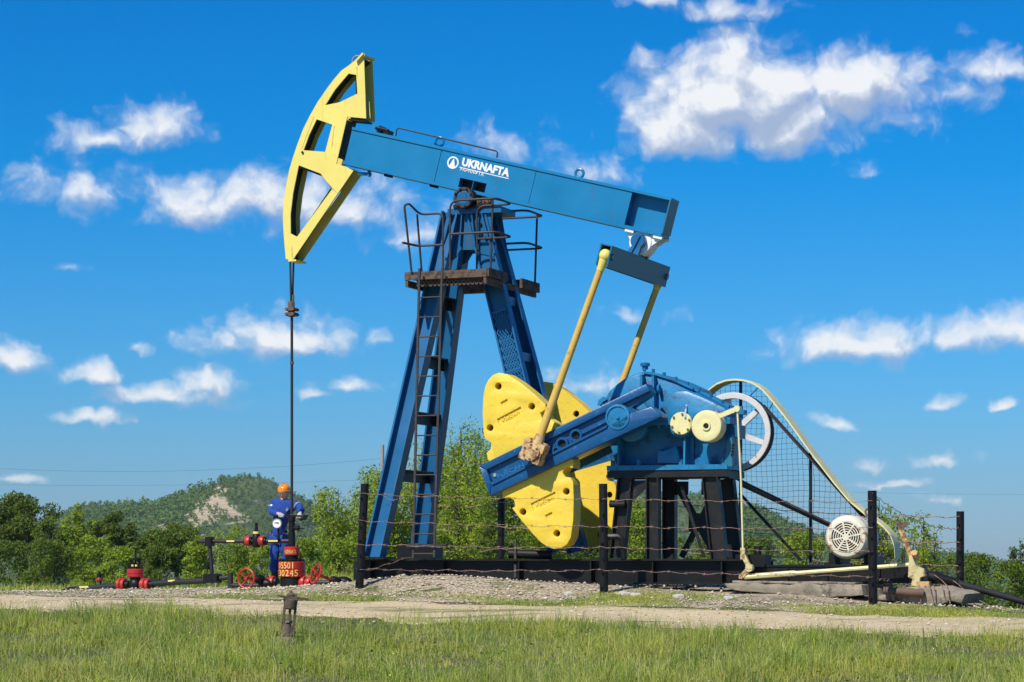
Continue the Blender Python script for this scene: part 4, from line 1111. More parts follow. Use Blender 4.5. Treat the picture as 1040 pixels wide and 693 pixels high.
rail = empty('guard_rail', parent=jack)
def rail_part(pts, r=.019, name='rail'): return part(MB().tube(pts, r, 8), name, 'ladder_brown', rail)
def rnd(pts, rad=.1, n=5):
    """polyline with rounded corners"""
    pts = [V3(p) for p in pts]; out = [pts[0]]
    for a_, c_, e_ in zip(pts[:-2], pts[1:-1], pts[2:]):
        d1, d2 = (a_ - c_), (e_ - c_); r1 = min(rad, d1.length / 2, d2.length / 2)
        s0, s1 = c_ + d1.normalized() * r1, c_ + d2.normalized() * r1
        for i in range(n + 1):
            t = i / n; out.append(s0 * (1 - t) ** 2 + c_ * (2 * t * (1 - t)) + s1 * t ** 2)
    return out + [pts[-1]]
zt1 = P(470, 203, -1.1).z; zt2 = P(470, 237, -1.1).z
ua = P(456.3, 240, -1.1).x; ue = pu1 + .16
rail_part(rnd([(ua, -1.07, z_plat), (ua, -1.07, zt1), (ue, -1.07, zt1), (ue, -.35, zt1), (P(484.3, 240, -.35).x, -.35, zt1), (P(484.3, 240, -.35).x, -.35, z_plat)], .16))
rail_part(rnd([(ua, -1.07, zt2), (ue, -1.07, zt2), (ue, -.35, zt2), (P(484.3, 240, -.35).x, -.35, zt2)], .16))
rail_part([(pu1 + .01, -.95, z_plat), (pu1 + .05, -.95, zt1)], name='rail_post')
uh = P(449.2, 240, -1.1).x; ul = P(427, 240, -1.1).x
zh1 = P(440, 217, -1.1).z; zh2 = P(440, 249, -1.1).z
rail_part(rnd([(uh, -1.07, z_plat - .0), (uh, -1.07, zh1), (ul - .02, -1.07, zh1 + .0), (ul - .10, -1.35, zh1 + .15), (ul - .18, -1.35, zh1 + .12), (ul - .15, -1.12, z_plat)], .10))
rail_part(rnd([(uh, -1.07, zh2), (ul - .05, -1.07, zh2), (ul - .12, -1.55, zh2)], .1))
for du, vv in ((-.06, -1.1),):
    rail_part([(ul + du, vv + .2, z_plat - .02), (ul + du, vv, zh1)], name='rail_post')
zf1 = z_plat + (zt1 - z_plat) * 1.0; zf2 = z_plat + (zt2 - z_plat) * 1.0
uf = P(500, 250, .35).x
rail_part(rnd([(uf - .2, .40, z_plat), (uf - .2, .40, zf1), (ue - .02, .40, zf1), (ue - .02, 1.2, zf1), (uf - .4, 1.2, zf1), (uf - .4, 1.2, z_plat)], .16))
rail_part(rnd([(uf - .2, .40, zf2), (ue - .02, .40, zf2), (ue - .02, 1.2, zf2), (uf - .4, 1.2, zf2)], .16))
rail_part([(pu1 + .06, .98, z_plat - .05), (pu1 + .10, .98, zf1)], name='rail_post')

# ================================================================== THINGS ROUND THE MACHINE
ORG = {}
def mthing(name, o, label, cat, group=None):
    """a thing of its own whose meshes are written in machine coordinates; its Empty stands at its base o"""
    x, y = world_xy(o[0], o[1])
    e = empty(name, (x, y, Z0 + o[2]), -YAW); ORG[e.name] = V3(o)
    return tag(e, label, cat, group)
def tp(th, mb, name, m, parent=None, **kw):
    o = ORG[th.name]; mb.v = [(a - o.x, b - o.y, c - o.z) for a, b, c in mb.v]
    return mb.build(name, m, parent or th, **kw)
def gz_uv(u, v):
    x, y = world_xy(u, v); return float(ground_z(x, y)) - Z0

# ---- electric motor
mz = P(858.5, 567, -.6).z
mot = mthing('electric_motor', (mo.x, -.3, .31), 'cream electric motor with a round slotted fan cover standing on the skid end', 'motor')
c = P(858.6, 545.6, -.75); mR = .345
tp(mot, MB().lathe((c.x, -.72, c.z), (0, 1, 0), [(.02, .243), (0, .246), (0, .262), (.012, .30), (.06, .335), (.11, mR), (.42, mR), (.43, mR - .04), (.43, .2)], 40, caps=False), 'fan_cover', 'motor_white', smooth=True)
tp(mot, MB().lathe((c.x, -.32, c.z), (0, 1, 0), [(0, .30), (.6, .30), (.62, .29), (.70, .22), (.72, .1)], 32), 'stator', 'motor_white')
b = MB()
for k in range(36):
    t = k * math.pi / 18; b.box((c.x + .315 * math.cos(t), -.02, c.z + .315 * math.sin(t)), (.05, .52, .010), Matrix.Rotation(-t, 3, 'Y'))
tp(mot, b, 'cooling_fin', 'motor_white', smooth=False)
tp(mot, MB().cyl((c.x, -.700, c.z), (c.x, -.69, c.z), .243, 36), 'fan_recess', 'grease_shade_black')
b = MB()
for r_ in (.235, .198, .161, .124, .087): b.torus((c.x, -.722, c.z), (0, 1, 0), r_, .0095, 36, 6)
tp(mot, b, 'grille_ring', 'motor_white')
b = MB()
for k in range(8):
    t = k * math.pi / 4 + .2; d = V3((math.cos(t), 0, math.sin(t))); b.bar(V3((c.x, -.724, c.z)) + d * .04, V3((c.x, -.724, c.z)) + d * .245, .014, .024, (0, 1, 0))
tp(mot, b, 'grille_bar', 'motor_white', smooth=False)
tp(mot, MB().lathe((c.x, -.735, c.z), (0, 1, 0), [(0, .03), (0, .055), (.04, .055)], 16), 'grille_hub', 'motor_white')
q = c + V3((0, 0, mR)); tp(mot, MB().torus((c.x + .25, -.25, q.z + .05), (0, 1, 0), .05, .016, 14, 6), 'lifting_eye', 'rusty_steel')
for s in (-1, 1):
    tp(mot, MB().bx((c.x + s * .28 - .09, -.30, .312), (c.x + s * .28 + .09, .35, c.z - .24)).bx((c.x + s * .30 - .14, -.34, .312), (c.x + s * .30 + .14, .40, .345)), 'motor_foot', 'black_paint')
tp(mot, MB().cyl((c.x, .3, c.z), (c.x, .8, c.z), .045, 12), 'shaft', 'rusty_steel')

# ---- wire fences
def wavy(p, q, sag=.0, amp=.012, per=.42, ph=0., step=.07):
    p, q = V3(p), V3(q); L = (q - p).length; n = max(3, int(L / step)); d = (q - p) / L; sd = V3((0, 0, 1))
    return [p + d * (L * i / n) + sd * (amp * math.sin(2 * math.pi * L * i / n / per + ph) + .4 * amp * math.sin(5.1 * L * i / n + ph * 2) - sag * 4 * (i / n) * (1 - i / n)) for i in range(n + 1)]
def fence_post(th, top, bot, r=.068):
    b = MB(); b.cyl(bot, top, r * 1.02, 12, r)
    po = tp(th, b, 'post', 'black_paint')
    b = MB(); d = (V3(top) - V3(bot)); L = d.length
    for k in range(7):
        c_ = V3(bot) + d * (.12 + .125 * k); a_ = .7 * (k % 3 - 1)
        b.cyl(c_ + V3((.02 * (k % 2), -r * .9, 0)), c_ + V3((.03 * a_, -r - .035, .0)), .016, 6)
    tp(th, b, 'wire_clip', 'black_paint', po)
VFN = -1.9
PT = [P(370.6, 491.5, VFN), P(612.5, 491.5, VFN), P(885.8, 498.5, VFN)]
PB = [P(364.5, 593, VFN), P(613.5, 602, VFN), P(886.8, 613, VFN)]
PT.append(P(975.3, 519.5, 4.7)); PB.append(P(975.2, 600, 4.7))
PB = [V3((p.x, p.y, gz_uv(p.x, p.y) - .12)) for p in PB]
fr = mthing('wire_fence', PB[0], 'front barbed wire fence on thick black posts before the pump jack', 'fence')
for t, b_ in zip(PT, PB): fence_post(fr, t, b_)
ys = [(501.5, 507.3, 509.3, 536.8), (529, 535, 536.5, 557.2), (552.8, 556.2, 560, 580.5), (578, 579.2, 585.6, 590)]
def strand(th, p, q, sag=0, ph=0, r=.0040, amp=.011):
    pts = wavy(p, q, sag, amp, .42, ph); b = MB().tube(pts, r, 5)
    n = len(pts)
    for i in range(3, n - 1, 4):
        c_ = pts[i]; b.bar(c_ + V3((-.010, -.014, -.018)), c_ + V3((.010, .014, .018)), .005, .005); b.bar(c_ + V3((.012, .014, -.018)), c_ + V3((-.010, -.014, .016)), .005, .005)
    tp(th, b, 'wire', 'wire_rust', smooth=False, recalc=False)
for k, (a_, b_, c_, d_) in enumerate(ys):
    vf = VFN - .085
    p1, p2, p3 = P(368, a_, vf), P(613, b_, vf), P(886, c_, vf); p4 = P(975.2, d_, 4.6)
    strand(fr, p1 - V3((.1, 0, 0)), p2, .02, k); strand(fr, p2, p3, .015, k + 1.7)
    strand(fr, p3 + V3((.0, .0, (.12 if k == 0 else 0))), p4, .16 if k == 0 else .10, k * 1.3)
strand(fr, P(372, 580, VFN), P(418, 565.5, -1.0), .0, 2.)
strand(fr, P(387, 503, -1.0), P(404, 506.5, -1.0), .04, 1.)
# rear run
rr0 = P(440, 560, 4.7); 
RP = [P(440, 508, 4.7), P(509.3, 505.5, 4.7), P(741, 508, 4.7)]
rf = mthing('wire_fence', (RP[1].x, 4.7, gz_uv(RP[1].x, 4.7)), 'rear barbed wire fence seen through the gap behind the ladder and weights', 'fence')
for p in RP: fence_post(rf, p, V3((p.x - .02, p.y, gz_uv(p.x, p.y) - .1)))
for k, dz in enumerate((.10, .55, .95, 1.3)):
    pts = [V3((p.x, 4.63, p.z - dz)) for p in RP] + [V3((PT[3].x, 4.63, PT[3].z - dz))]
    for i in range(3): strand(rf, pts[i], pts[i + 1], .05, k + i, r=.007)

# ---- concrete blocks under the machine end
def rough_block(poly, v0, v1, seed, jit=.03, bev=.02):
    r = random.Random(seed); out = []
    for (x0, z0), (x1, z1) in zip(poly, poly[1:] + poly[:1]):
        L = math.hypot(x1 - x0, z1 - z0); n = max(1, int(L / .16))
        for i in range(n):
            t = i / n; out.append((x0 + (x1 - x0) * t + r.uniform(-jit, jit) * .5, z0 + (z1 - z0) * t + r.uniform(-jit, jit) * .6))
    return MB().prism(out, v0, v1, bev=bev)
u0, u1 = P(737, 598, -1.25).x, P(876, 598, -1.25).x
sl_ = mthing('concrete_slab', (u0, -1.2, -.3), 'long weathered grey concrete slab lying under the motor end of the skid', 'slab')
tp(sl_, rough_block(UZ([(736, 593.5), (744, 592), (800, 593.2), (876, 593.5), (877, 604.5), (840, 606.5), (745, 600.5), (738, 597)], -1.3), -1.3, .9, 1, .03), 'lower_layer', 'concrete')
tp(sl_, rough_block(UZ([(742, 590.2), (800, 590.8), (868, 591.5), (868, 593.6), (790, 593.3), (742, 592.3)], -1.3), -1.22, .8, 2, .012, .008), 'upper_layer', 'concrete')
s2 = mthing('concrete_slab', (P(945, 600, -1).x, -1., -.4), 'broken lumpy concrete block bound with wire under the black pipe end', 'slab')
tp(s2, rough_block(UZ([(907, 607), (914, 600.5), (932, 599.5), (940, 597), (962, 596.3), (974, 598.2), (981, 604), (980, 611.5), (966, 614.5), (935, 613.5), (912, 612)], -1.1), -1.1, .6, 5, .10, .06), 'block', 'concrete')
for px in (936, 944, 949, 957, 962):
    q0_, q1_ = P(px, 596.5, -1.15), P(px + 5 * math.sin(px), 613, -1.15)
    tp(s2, MB().tube(wavy(q0_, q1_, 0, .03, .3, px), .008, 5), 'binding_wire', 'wire_rust')
for k, (px, py, ln) in enumerate(((905.5, 600, .25), (918, 601, .22))):
    q = P(px, py, -1.2); st = mthing('pipe_stub', (q.x, -1.1, q.z - .1), ('short rusty pipe stub poking out beside the right front fence post', 'rusty pipe stub half buried against the broken concrete block')[k], 'pipe')
    tp(st, MB().lathe((q.x - .12, -1.22, q.z), (1, .15, -.05), [(0, .045), (0, .06), (ln + .2, .06)], 14), 'tube', 'rusty_steel')
for k, (px, py, w, h_) in enumerate(((889, 603, 12, 9), (899, 606, 14, 6))):
    q = P(px, py, -1.0); r_ = mthing('rubble_lump', (q.x, -1., q.z - .1), ('pale rubble lump just behind the right front fence post', 'crumbling rubble lump between right front fence post and broken block')[k], 'stone')
    tp(r_, rough_block(UZ([(px - w / 2, py + h_ / 2), (px - w / 2.5, py - h_ / 2), (px + w / 3, py - h_ / 1.8), (px + w / 2, py + h_ / 2)], -1.0), -1.1, -.4, 9 + k, .06, .03), 'lump', 'concrete')
# black discharge pipe to the right
pip = mthing('discharge_pipe', (P(945, 585, 0).x, 0, .2), 'black pipe sloping down to the right from the end of the skid', 'pipe')
p0_, p1_ = P(943, 584.3, -.1), P(1062, 617.5, .4)
d_ = (p1_ - p0_).normalized()
tp(pip, MB().cyl(p0_, p1_ + d_ * 1.2, .052, 14), 'tube', 'cable_dark')
tp(pip, MB().cyl(p0_ + d_ * .12, p0_ + d_ * .45, .075, 14), 'sleeve', 'black_paint')
tp(pip, MB().bx((P(941.5, 580, 0).x, -.05, P(941, 593, 0).z), (P(954, 580, 0).x, .35, P(941, 580.7, 0).z)), 'end_box', 'black_paint')
for dx in (0.0, .28):
    tp(pip, MB().tube(wavy(p0_ + d_ * (.1 + dx) + V3((0, -.06, .03)), p0_ + d_ * (.9 + dx) + V3((0, -.4, -.22)), .05, .02, .5), .007, 5), 'loose_wire', 'wire_rust')
# dark tube lying on the skid near the post
q = P(519, 562, -.6); tb_ = mthing('short_tube', (q.x, -.6, .4), 'short black tube lying on the skid between ladder and yellow weights', 'pipe')
tp(tb_, MB().lathe(P(516.5, 562.5, -.75), (1, .25, -.03), [(0, .05), (0, .075), (.72, .075)], 16), 'tube', 'black_paint')
tp(tb_, MB().bar(P(523.5, 550, -.75), P(523.5, 587, -.93), .03, .04), 'support', 'black_paint')

# ---- wellhead with its valves
ru = ROD_U
gzw = gz_uv(ru, 0)
wh = mthing('wellhead', (ru, 0, gzw), 'black wellhead tree with red flanges and numbers 05501 and 30245 under the polished rod', 'wellhead')
pz = lambda py, v=0.: P(296, py, v).z
def disc(z0, z1, r, name, m, parent=None, n=28, ch=.012):
    return tp(wh, MB().lathe((ru, 0, z0), (0, 0, 1), [(0, r - ch), (ch, r), (z1 - z0 - ch, r), (z1 - z0, r - ch)], n), name, m, parent)
disc(gzw - .05, pz(586.4), .20, 'casing_head', 'black_paint')
f1 = disc(pz(586), pz(578.7), .232, 'lower_flange', 'red_paint'); f2 = disc(pz(578.3), pz(570.6), .232, 'lower_flange', 'red_paint')
disc(pz(570.6), pz(567.6), .19, 'flange_cover', 'black_paint'); disc(pz(567.6), pz(564.5), .115, 'neck', 'black_paint')
f3 = disc(pz(564.5), pz(555.4), .135, 'upper_flange', 'red_paint')
disc(pz(555.4), pz(540), .06, 'tee', 'black_paint'); disc(pz(540), pz(530), .055, 'tee', 'black_paint'); disc(pz(530), pz(524.6), .062, 'stuffing_box', 'black_paint'); disc(pz(524.6), pz(522.6), .04, 'gland', 'rusty_steel')
b = MB()
for k in range(12):
    t = k * math.pi / 6; x, y = ru + .2 * math.cos(t), .2 * math.sin(t); b.cyl((x, y, pz(570.6)), (x, y, pz(568.3)), .022, 6)
for k in range(8):
    t = k * math.pi / 4; x, y = ru + .105 * math.cos(t), .105 * math.sin(t); b.cyl((x, y, pz(555.4)), (x, y, pz(553.6)), .016, 6)
tp(wh, b, 'stud_bolt', 'black_paint')
def digits_on(cyl_r, text, z0, h, ang0, ang1, m, name, parent):
    """figures painted round the drum"""
    b = MB(); n = len(text)
    for i, ch in enumerate(text):
        vs, fs = glyphs(ch, 1., 0., .0)
        x0, x1 = min(v.x for v in vs), max(v.x for v in vs); y0, y1 = min(v.y for v in vs), max(v.y for v in vs)
        a0 = ang0 + (ang1 - ang0) * (i + .08) / n; a1 = ang0 + (ang1 - ang0) * (i + .86) / n
        if ch in '1I': a0 = a0 + (a1 - a0) * .35; a1 = a0 + (a1 - a0) * .5
        pts = []
        for v in vs:
            t = a0 + (a1 - a0) * (v.x - x0) / (x1 - x0); pts.append((ru + (cyl_r + .003) * math.sin(t), -(cyl_r + .003) * math.cos(t), z0 + h * (v.y - y0) / (y1 - y0)))
        b.add(pts, fs)
    tp(wh, b, name, m, parent, smooth=False, recalc=False)
view = R(21) + math.atan(226 / 2500.)   # the drum's face towards the road, a little to the left
digits_on(.232, '0550I', pz(577.6), .108, view - 1.20, view + .2, 'lettering_yellow', 'lettering', f2)
digits_on(.232, '30245', pz(585.2), .108, view - 1.20, view + .5, 'lettering_yellow', 'lettering', f1)
digits_on(.135, 'УКРНАФТА', pz(562.6), .07, view - 1.1, view + .6, 'lettering_yellow', 'lettering', f3)
hz = pz(549.6)
def hcyl(u0, u1, z, r, name, m, parent=None, n=16, v=0.):
    return tp(wh, MB().lathe((u0, v, z), (1, 0, 0), [(0, r * .94), (.01, r), (u1 - u0 - .01, r), (u1 - u0, r * .94)], n), name, m, parent)
U_ = lambda px: P(px, 560, 0).x
hcyl(U_(202), ru - .05, hz, .036, 'flow_pipe', 'cable_dark')
for a_, c_ in ((250, 254.6), (263.8, 268.6)): hcyl(U_(a_), U_(c_), hz, .088, 'pipe_flange', 'red_paint')
for a_, c_ in ((248.8, 249.9), (254.8, 256), (262.4, 263.6), (268.8, 270.6)): hcyl(U_(a_), U_(c_), hz, .07, 'pipe_flange', 'black_paint')
uv_ = U_(260.4)
vb_ = tp(wh, MB().lathe((uv_, 0, hz - .11), (0, 0, 1), [(0, .06), (.02, .072), (.2, .072), (.22, .06), (.28, .055), (.30, .03), (.42, .025), (.43, .01)], 18), 'gate_valve', 'black_paint')
for a_, c_ in ((231, 239), (273.5, 283)):
    tp(wh, MB().bx((U_(a_), -.041, hz - .012), (U_(c_), -.034, hz + .014)), 'marking_tape', 'tape_yellow')
tp(wh, MB().lathe((uv_, 0, hz + .115), (0, 0, 1), [(0, .057), (.0, .0585), (.05, .0585), (.05, .057)], 18), 'marking_tape', 'tape_yellow', vb_)
tp(wh, MB().bx((U_(210), -.07, hz - .085), (U_(216.2), .07, hz + .075)), 'pipe_tee', 'black_paint')
tp(wh, MB().cyl((U_(213.2), 0, hz - .08), (U_(215.4), 0, pz(583)), .034, 14), 'drop_pipe', 'cable_dark')
tp(wh, MB().bx((U_(209), -.10, pz(592.4)), (U_(222.8), .10, pz(583.2))), 'coupling_block', 'black_paint')
tp(wh, MB().cyl((U_(222.8), 0, pz(588)), (U_(233), 0, pz(586.6)), .042, 14), 'ground_pipe', 'cable_dark')
tp(wh, MB().cyl((U_(234), 0, pz(598)), (U_(234), 0, pz(582)), .05, 14), 'elbow', 'cable_dark')
hcyl(U_(233), ru - .15, pz(595), .042, 'ground_pipe', 'cable_dark')
# couplings and wheel valves
for grp_ in ((265.8, 270, 274.6, 279), (305.6, 310.6, 311.8, 316)):
    for i, px in enumerate((grp_[0], grp_[2])):
        hcyl(U_(px), U_(grp_[1 + 2 * i]), pz(591.8), (.10, .115)[i if grp_[0] < 300 else 1 - i], 'coupling', 'red_paint')
    hcyl(U_(grp_[1]) + .002, U_(grp_[2]) - .002, pz(591.8), .085, 'coupling', 'red_paint')
    hcyl(U_(279 if grp_[0] < 300 else 302), U_(282 if grp_[0] < 300 else 305.4), pz(591.8), .10, 'stud_ring', 'black_paint')
hcyl(ru + .15, U_(345), pz(591.6), .04, 'ground_pipe', 'cable_dark')
hcyl(U_(336), U_(342.5), pz(590), .075, 'coupling', 'red_paint')
def handwheel(px, py, v, tilt, r):
    c = P(px, py, v); ax = V3(tilt).normalized()
    hw = tp(wh, MB().torus(c, ax, r, .0165, 28, 8), 'handwheel', 'red_paint')
    b = MB(); _, _, d, a1, b1 = b.frame(c, c + ax, (0, 0, 1))
    b = MB()
    for k in range(4):
        t = k * math.pi / 2 + .6; e_ = a1 * math.cos(t) + b1 * math.sin(t); b.bar(c + ax * .03 + e_ * .02, c + e_ * (r - .005), .03, .016, ax)
    tp(wh, b, 'spoke', 'red_paint', hw)
    tp(wh, MB().cyl(c - ax * .02, c + ax * .06, .03, 12), 'wheel_hub', 'red_paint', hw)
    tp(wh, MB().cyl(c + ax * .06, c + ax * .30, .026, 10), 'stem', 'red_paint', hw)
    return c + ax * .3
q = handwheel(250, 587.5, -.55, (.12, 1, -.05), .163)
tp(wh, MB().lathe(q, (.12, 1, -.05), [(0, .05), (.03, .075), (.16, .085), (.2, .06)], 16), 'wheel_valve', 'black_paint')
tp(wh, MB().sphere((q.x + .1, -.05, pz(593)), .115, 14, 8, (1.4, 1, .8)), 'valve_body', 'black_paint')
q = handwheel(320.6, 583, -.55, (.75, 1, -.42), .165)
tp(wh, MB().lathe(q, (.75, 1, -.42), [(0, .05), (.03, .075), (.14, .085), (.2, .06)], 16), 'wheel_valve', 'black_paint')
tp(wh, MB().sphere((q.x + .1, -.05, pz(591)), .12, 14, 8, (1.5, 1, .8)), 'valve_body', 'black_paint')
# gauge and top gear
gq = P(281.2, 531.8, -.12)
gg = tp(wh, MB().lathe((gq.x, -.09, gq.z), (.15, -1, .0), [(0, .08), (.045, .082), (.05, .076)], 24), 'pressure_gauge', 'gauge_face')
tp(wh, MB().torus((gq.x + .007, -.139, gq.z), (.15, -1, 0), .077, .007, 24, 6), 'gauge_rim', 'pole_grey', gg)
tp(wh, MB().bar((gq.x - .035, -.146, gq.z + .01), (gq.x + .045, -.146, gq.z + .012), .004, .012), 'gauge_needle', 'black_paint', gg)
tp(wh, MB().cyl((gq.x, -.06, hz), (gq.x, -.06, gq.z - .07), .016, 8).cyl((gq.x, -.06, hz + .03), (gq.x, -.06, hz + .10), .028, 8), 'gauge_stem', 'black_paint', gg)
zt_ = pz(524.3)
tp(wh, MB().bar((U_(291), -.05, zt_ + .01), (U_(311.5), .05, zt_ - .005), .06, .03).cyl((U_(305), 0, zt_ - .06), (U_(311), 0, zt_ - .03), .03, 8).cyl((U_(311.2), 0, zt_ - .015), (U_(311.2), 0, zt_ + .02), .035, 8), 'cross_handle', 'black_paint')
tp(wh, MB().cyl((ru, 0, pz(536.4)), (U_(304.5), -.02, pz(536.4)), .032, 10).cyl((U_(302), -.02, pz(536.4)), (U_(304.2), -.02, pz(536.4)), .045, 10).cyl((U_(304.5), -.02, pz(536.4)), (U_(309.5), -.02, pz(536.9)), .012, 8), 'side_valve', 'black_paint')
# ---- flow line running off to the left, with its gate valve
fl = mthing('pipeline', (U_(170), 0, gz_uv(U_(170), .1)), 'dark pipeline running left along the ground from the wellhead coupling block', 'pipeline')
lp = [P(208, 590, 0), P(172, 591.8, .15), P(152, 593.2, .2)]
tp(fl, MB().tube(lp, .05, 14), 'tube', 'cable_dark')
tp(fl, MB().tube([P(120.8, 595, .2), P(100, 596.5, .25), P(75.5, 599.2, .3)], .052, 14), 'tube', 'cable_dark')
tp(fl, MB().tube([P(76.5, 599.2, .3), P(71, 599.8, .3), P(63, 601.2, .3), P(52, 602.6, .3)], [.066, .064, .045, .035], 14), 'end_cone', 'black_paint')
for a_, c_, y_ in ((171, 178, 591.3), (81, 90, 597.6)):
    p, q = P(a_, y_, .1), P(c_, y_ - .4, .1); tp(fl, MB().bar(p + V3((0, -.0, .02)), q + V3((0, 0, .02)), .03, .03), 'marking_tape', 'tape_yellow')
gv = mthing('gate_valve', (P(137, 597, .2).x, .2, gz_uv(P(137, 597, .2).x, .2)), 'red and black gate valve on the left pipeline with a tall thin stem', 'valve')
vz = lambda py: P(137.5, py, .2).z
vu = P(137.6, 590, .2).x
tp(gv, MB().sphere((vu, .2, vz(593.4)), .125, 18, 10, (1.0, 1, .95)), 'body', 'black_paint')
tp(gv, MB().lathe((vu, .2, vz(592)), (0, 0, 1), [(0, .10), (vz(586) - vz(592), .10)], 16), 'neck', 'black_paint')
bon = tp(gv, MB().lathe((vu, .2, vz(586.3)), (0, 0, 1), [(0, .135), (.012, .147), (.055, .147), (.058, .14), (.064, .14), (.067, .147), (.135, .147), (.147, .135)], 28), 'bonnet_flange', 'red_paint')
b = MB()
for k in range(10):
    t = k * math.pi / 5; b.cyl((vu + .12 * math.cos(t), .2 + .12 * math.sin(t), vz(577.9)), (vu + .12 * math.cos(t), .2 + .12 * math.sin(t), vz(576)), .016, 6)
tp(gv, b, 'stud_bolt', 'black_paint', bon)
b = MB()
for s in (-1, 1): b.bar((vu + s * .07, .2, vz(577.8)), (vu + s * .085, .2, vz(569)), .04, .035)
b.lathe((vu, .2, vz(569)), (0, 0, 1), [(0, .11), (.03, .11)], 16)
tp(gv, b, 'yoke', 'black_paint')
tp(gv, MB().cyl((vu, .2, vz(577)), (vu, .2, vz(557.6)), .017, 8).cyl((vu, .2, vz(577)), (vu, .2, vz(572)), .045, 10), 'stem', 'black_paint')
tp(gv, MB().cyl((vu - .03, .15, vz(575.5)), (vu - .03, .15, vz(573.5)), .022, 8).cyl((vu + .045, .15, vz(575.5)), (vu + .045, .15, vz(573.5)), .022, 8), 'packing_nut', 'tape_yellow')
for a_, c_ in ((120.4, 123.6), (124.2, 127.6), (144, 148), (148.6, 152.4)):
    ua_, uc_ = P(a_, 594, .2).x, P(c_, 594, .2).x; tp(gv, MB().lathe((ua_, .2, vz(594)), (1, 0, 0), [(0, .105), (.01, .115), (uc_ - ua_ - .01, .115), (uc_ - ua_, .105)], 22), 'end_flange', 'red_paint')
for a_, c_ in ((127.7, 131), (141, 143.9), (152.5, 156)):
    ua_, uc_ = P(a_, 594, .2).x, P(c_, 594, .2).x; tp(gv, MB().lathe((ua_, .2, vz(594)), (1, 0, 0), [(0, .07), (uc_ - ua_, .07)], 16), 'stud_ring', 'black_paint')
# little valve further back
q = W(101, 590, 52.); zq = float(ground_z(q.x, q.y))
sv = empty('standpipe_valve', (q.x, q.y, zq)); tag(sv, 'small red and black standpipe valve in the grass behind the left pipeline', 'valve'); ORG[sv.name] = V3((0, 0, 0))
zz = lambda py: EYE + (HOR - py) / FPX * 52. - zq
tp(sv, MB().cyl((0, 0, -.05), (0, 0, zz(588.5)), .04, 12), 'pipe', 'black_paint'); tp(sv, MB().lathe((0, 0, zz(590.6)), (0, 0, 1), [(0, .05), (.02, .068), (.055, .068), (.075, .06)], 18), 'flange', 'red_paint')
tp(sv, MB().lathe((0, 0, zz(587)), (0, 0, 1), [(0, .05), (.08, .045), (.085, .025), (.14, .02)], 14), 'bonnet', 'black_paint')

# ---- rusty old valve standing in the grass before the road
q = W(293, 646, 31.0); zq = float(ground_z(q.x, q.y))
rv = empty('rusty_valve', (q.x, q.y, zq), R(6)); tag(rv, 'old brown rusty yoke valve with a bar handle standing in the grass', 'valve'); ORG[rv.name] = V3((0, 0, 0))
s_ = .0124; X = lambda cx: (cx - 350) / 9.9 * s_; Zr = lambda cy: (EYE + (HOR - (590 + cy / 9.9)) / FPX * 31.0) - zq
tp(rv, MB().bx((X(285) - .14, -.12, -.03), (X(285) + .14, .12, Zr(562))), 'base_slab', 'concrete')
tp(rv, MB().lathe((X(330), 0, Zr(560)), (0, 0, 1), [(0, .11), (.025, .11), (.035, .088), (.10, .075), (.165, .05)], 20), 'foot', 'valve_rust')
b = MB(); 
for x, y in ((215, -.04), (225, .05), (400, -.03)): b.cyl((X(x), y, Zr(565)), (X(x), y, Zr(505)), .022, 8); b.cyl((X(x), y, Zr(535)), (X(x), y, Zr(510)), .034, 6)
tp(rv, b, 'anchor_bolt', 'valve_rust')
b = MB(); b.bar((X(283), 0, Zr(545)), (X(312), 0, Zr(270)), .065, .034); b.bar((X(398), 0, Zr(545)), (X(420), 0, Zr(270)), .065, .034)
b.bx((X(268), -.05, Zr(560)), (X(415), .05, Zr(530)))
tp(rv, b, 'yoke', 'valve_rust')
tp(rv, MB().lathe((X(366), 0, Zr(290)), (.06, 0, 1), [(0, .06), (.015, .080), (.12, .090), (.135, .078)], 20), 'bonnet', 'valve_rust')
tp(rv, MB().cyl((X(352), 0, Zr(460)), (X(366), 0, Zr(280)), .017, 10).lathe((X(345), 0, Zr(430)), (0, 0, 1), [(0, .05), (.03, .055), (.06, .035)], 12), 'stem', 'valve_rust')
tp(rv, MB().cyl((X(325), -.05, Zr(412)), (X(325), -.065, Zr(412)), .012, 8).cyl((X(345), -.05, Zr(411)), (X(345), -.065, Zr(411)), .011, 8), 'nut', 'pole_grey')
tp(rv, MB().lathe((X(372), 0, Zr(165)), (.04, 0, 1), [(0, .05), (.03, .055), (.055, .035), (.06, .02), (.085, .018)], 14).box((X(425), -.02, Zr(150)), (.03, .03, .05)), 'cap', 'valve_rust')
tp(rv, MB().bar((X(246), -.05, Zr(148)), (X(345), -.05, Zr(170)), .04, .028).bar((X(335), -.05, Zr(172)), (X(440), -.05, Zr(176)), .06, .05).bar((X(435), -.05, Zr(174)), (X(552), -.03, Zr(190)), .04, .028), 'bar_handle', 'valve_rust')

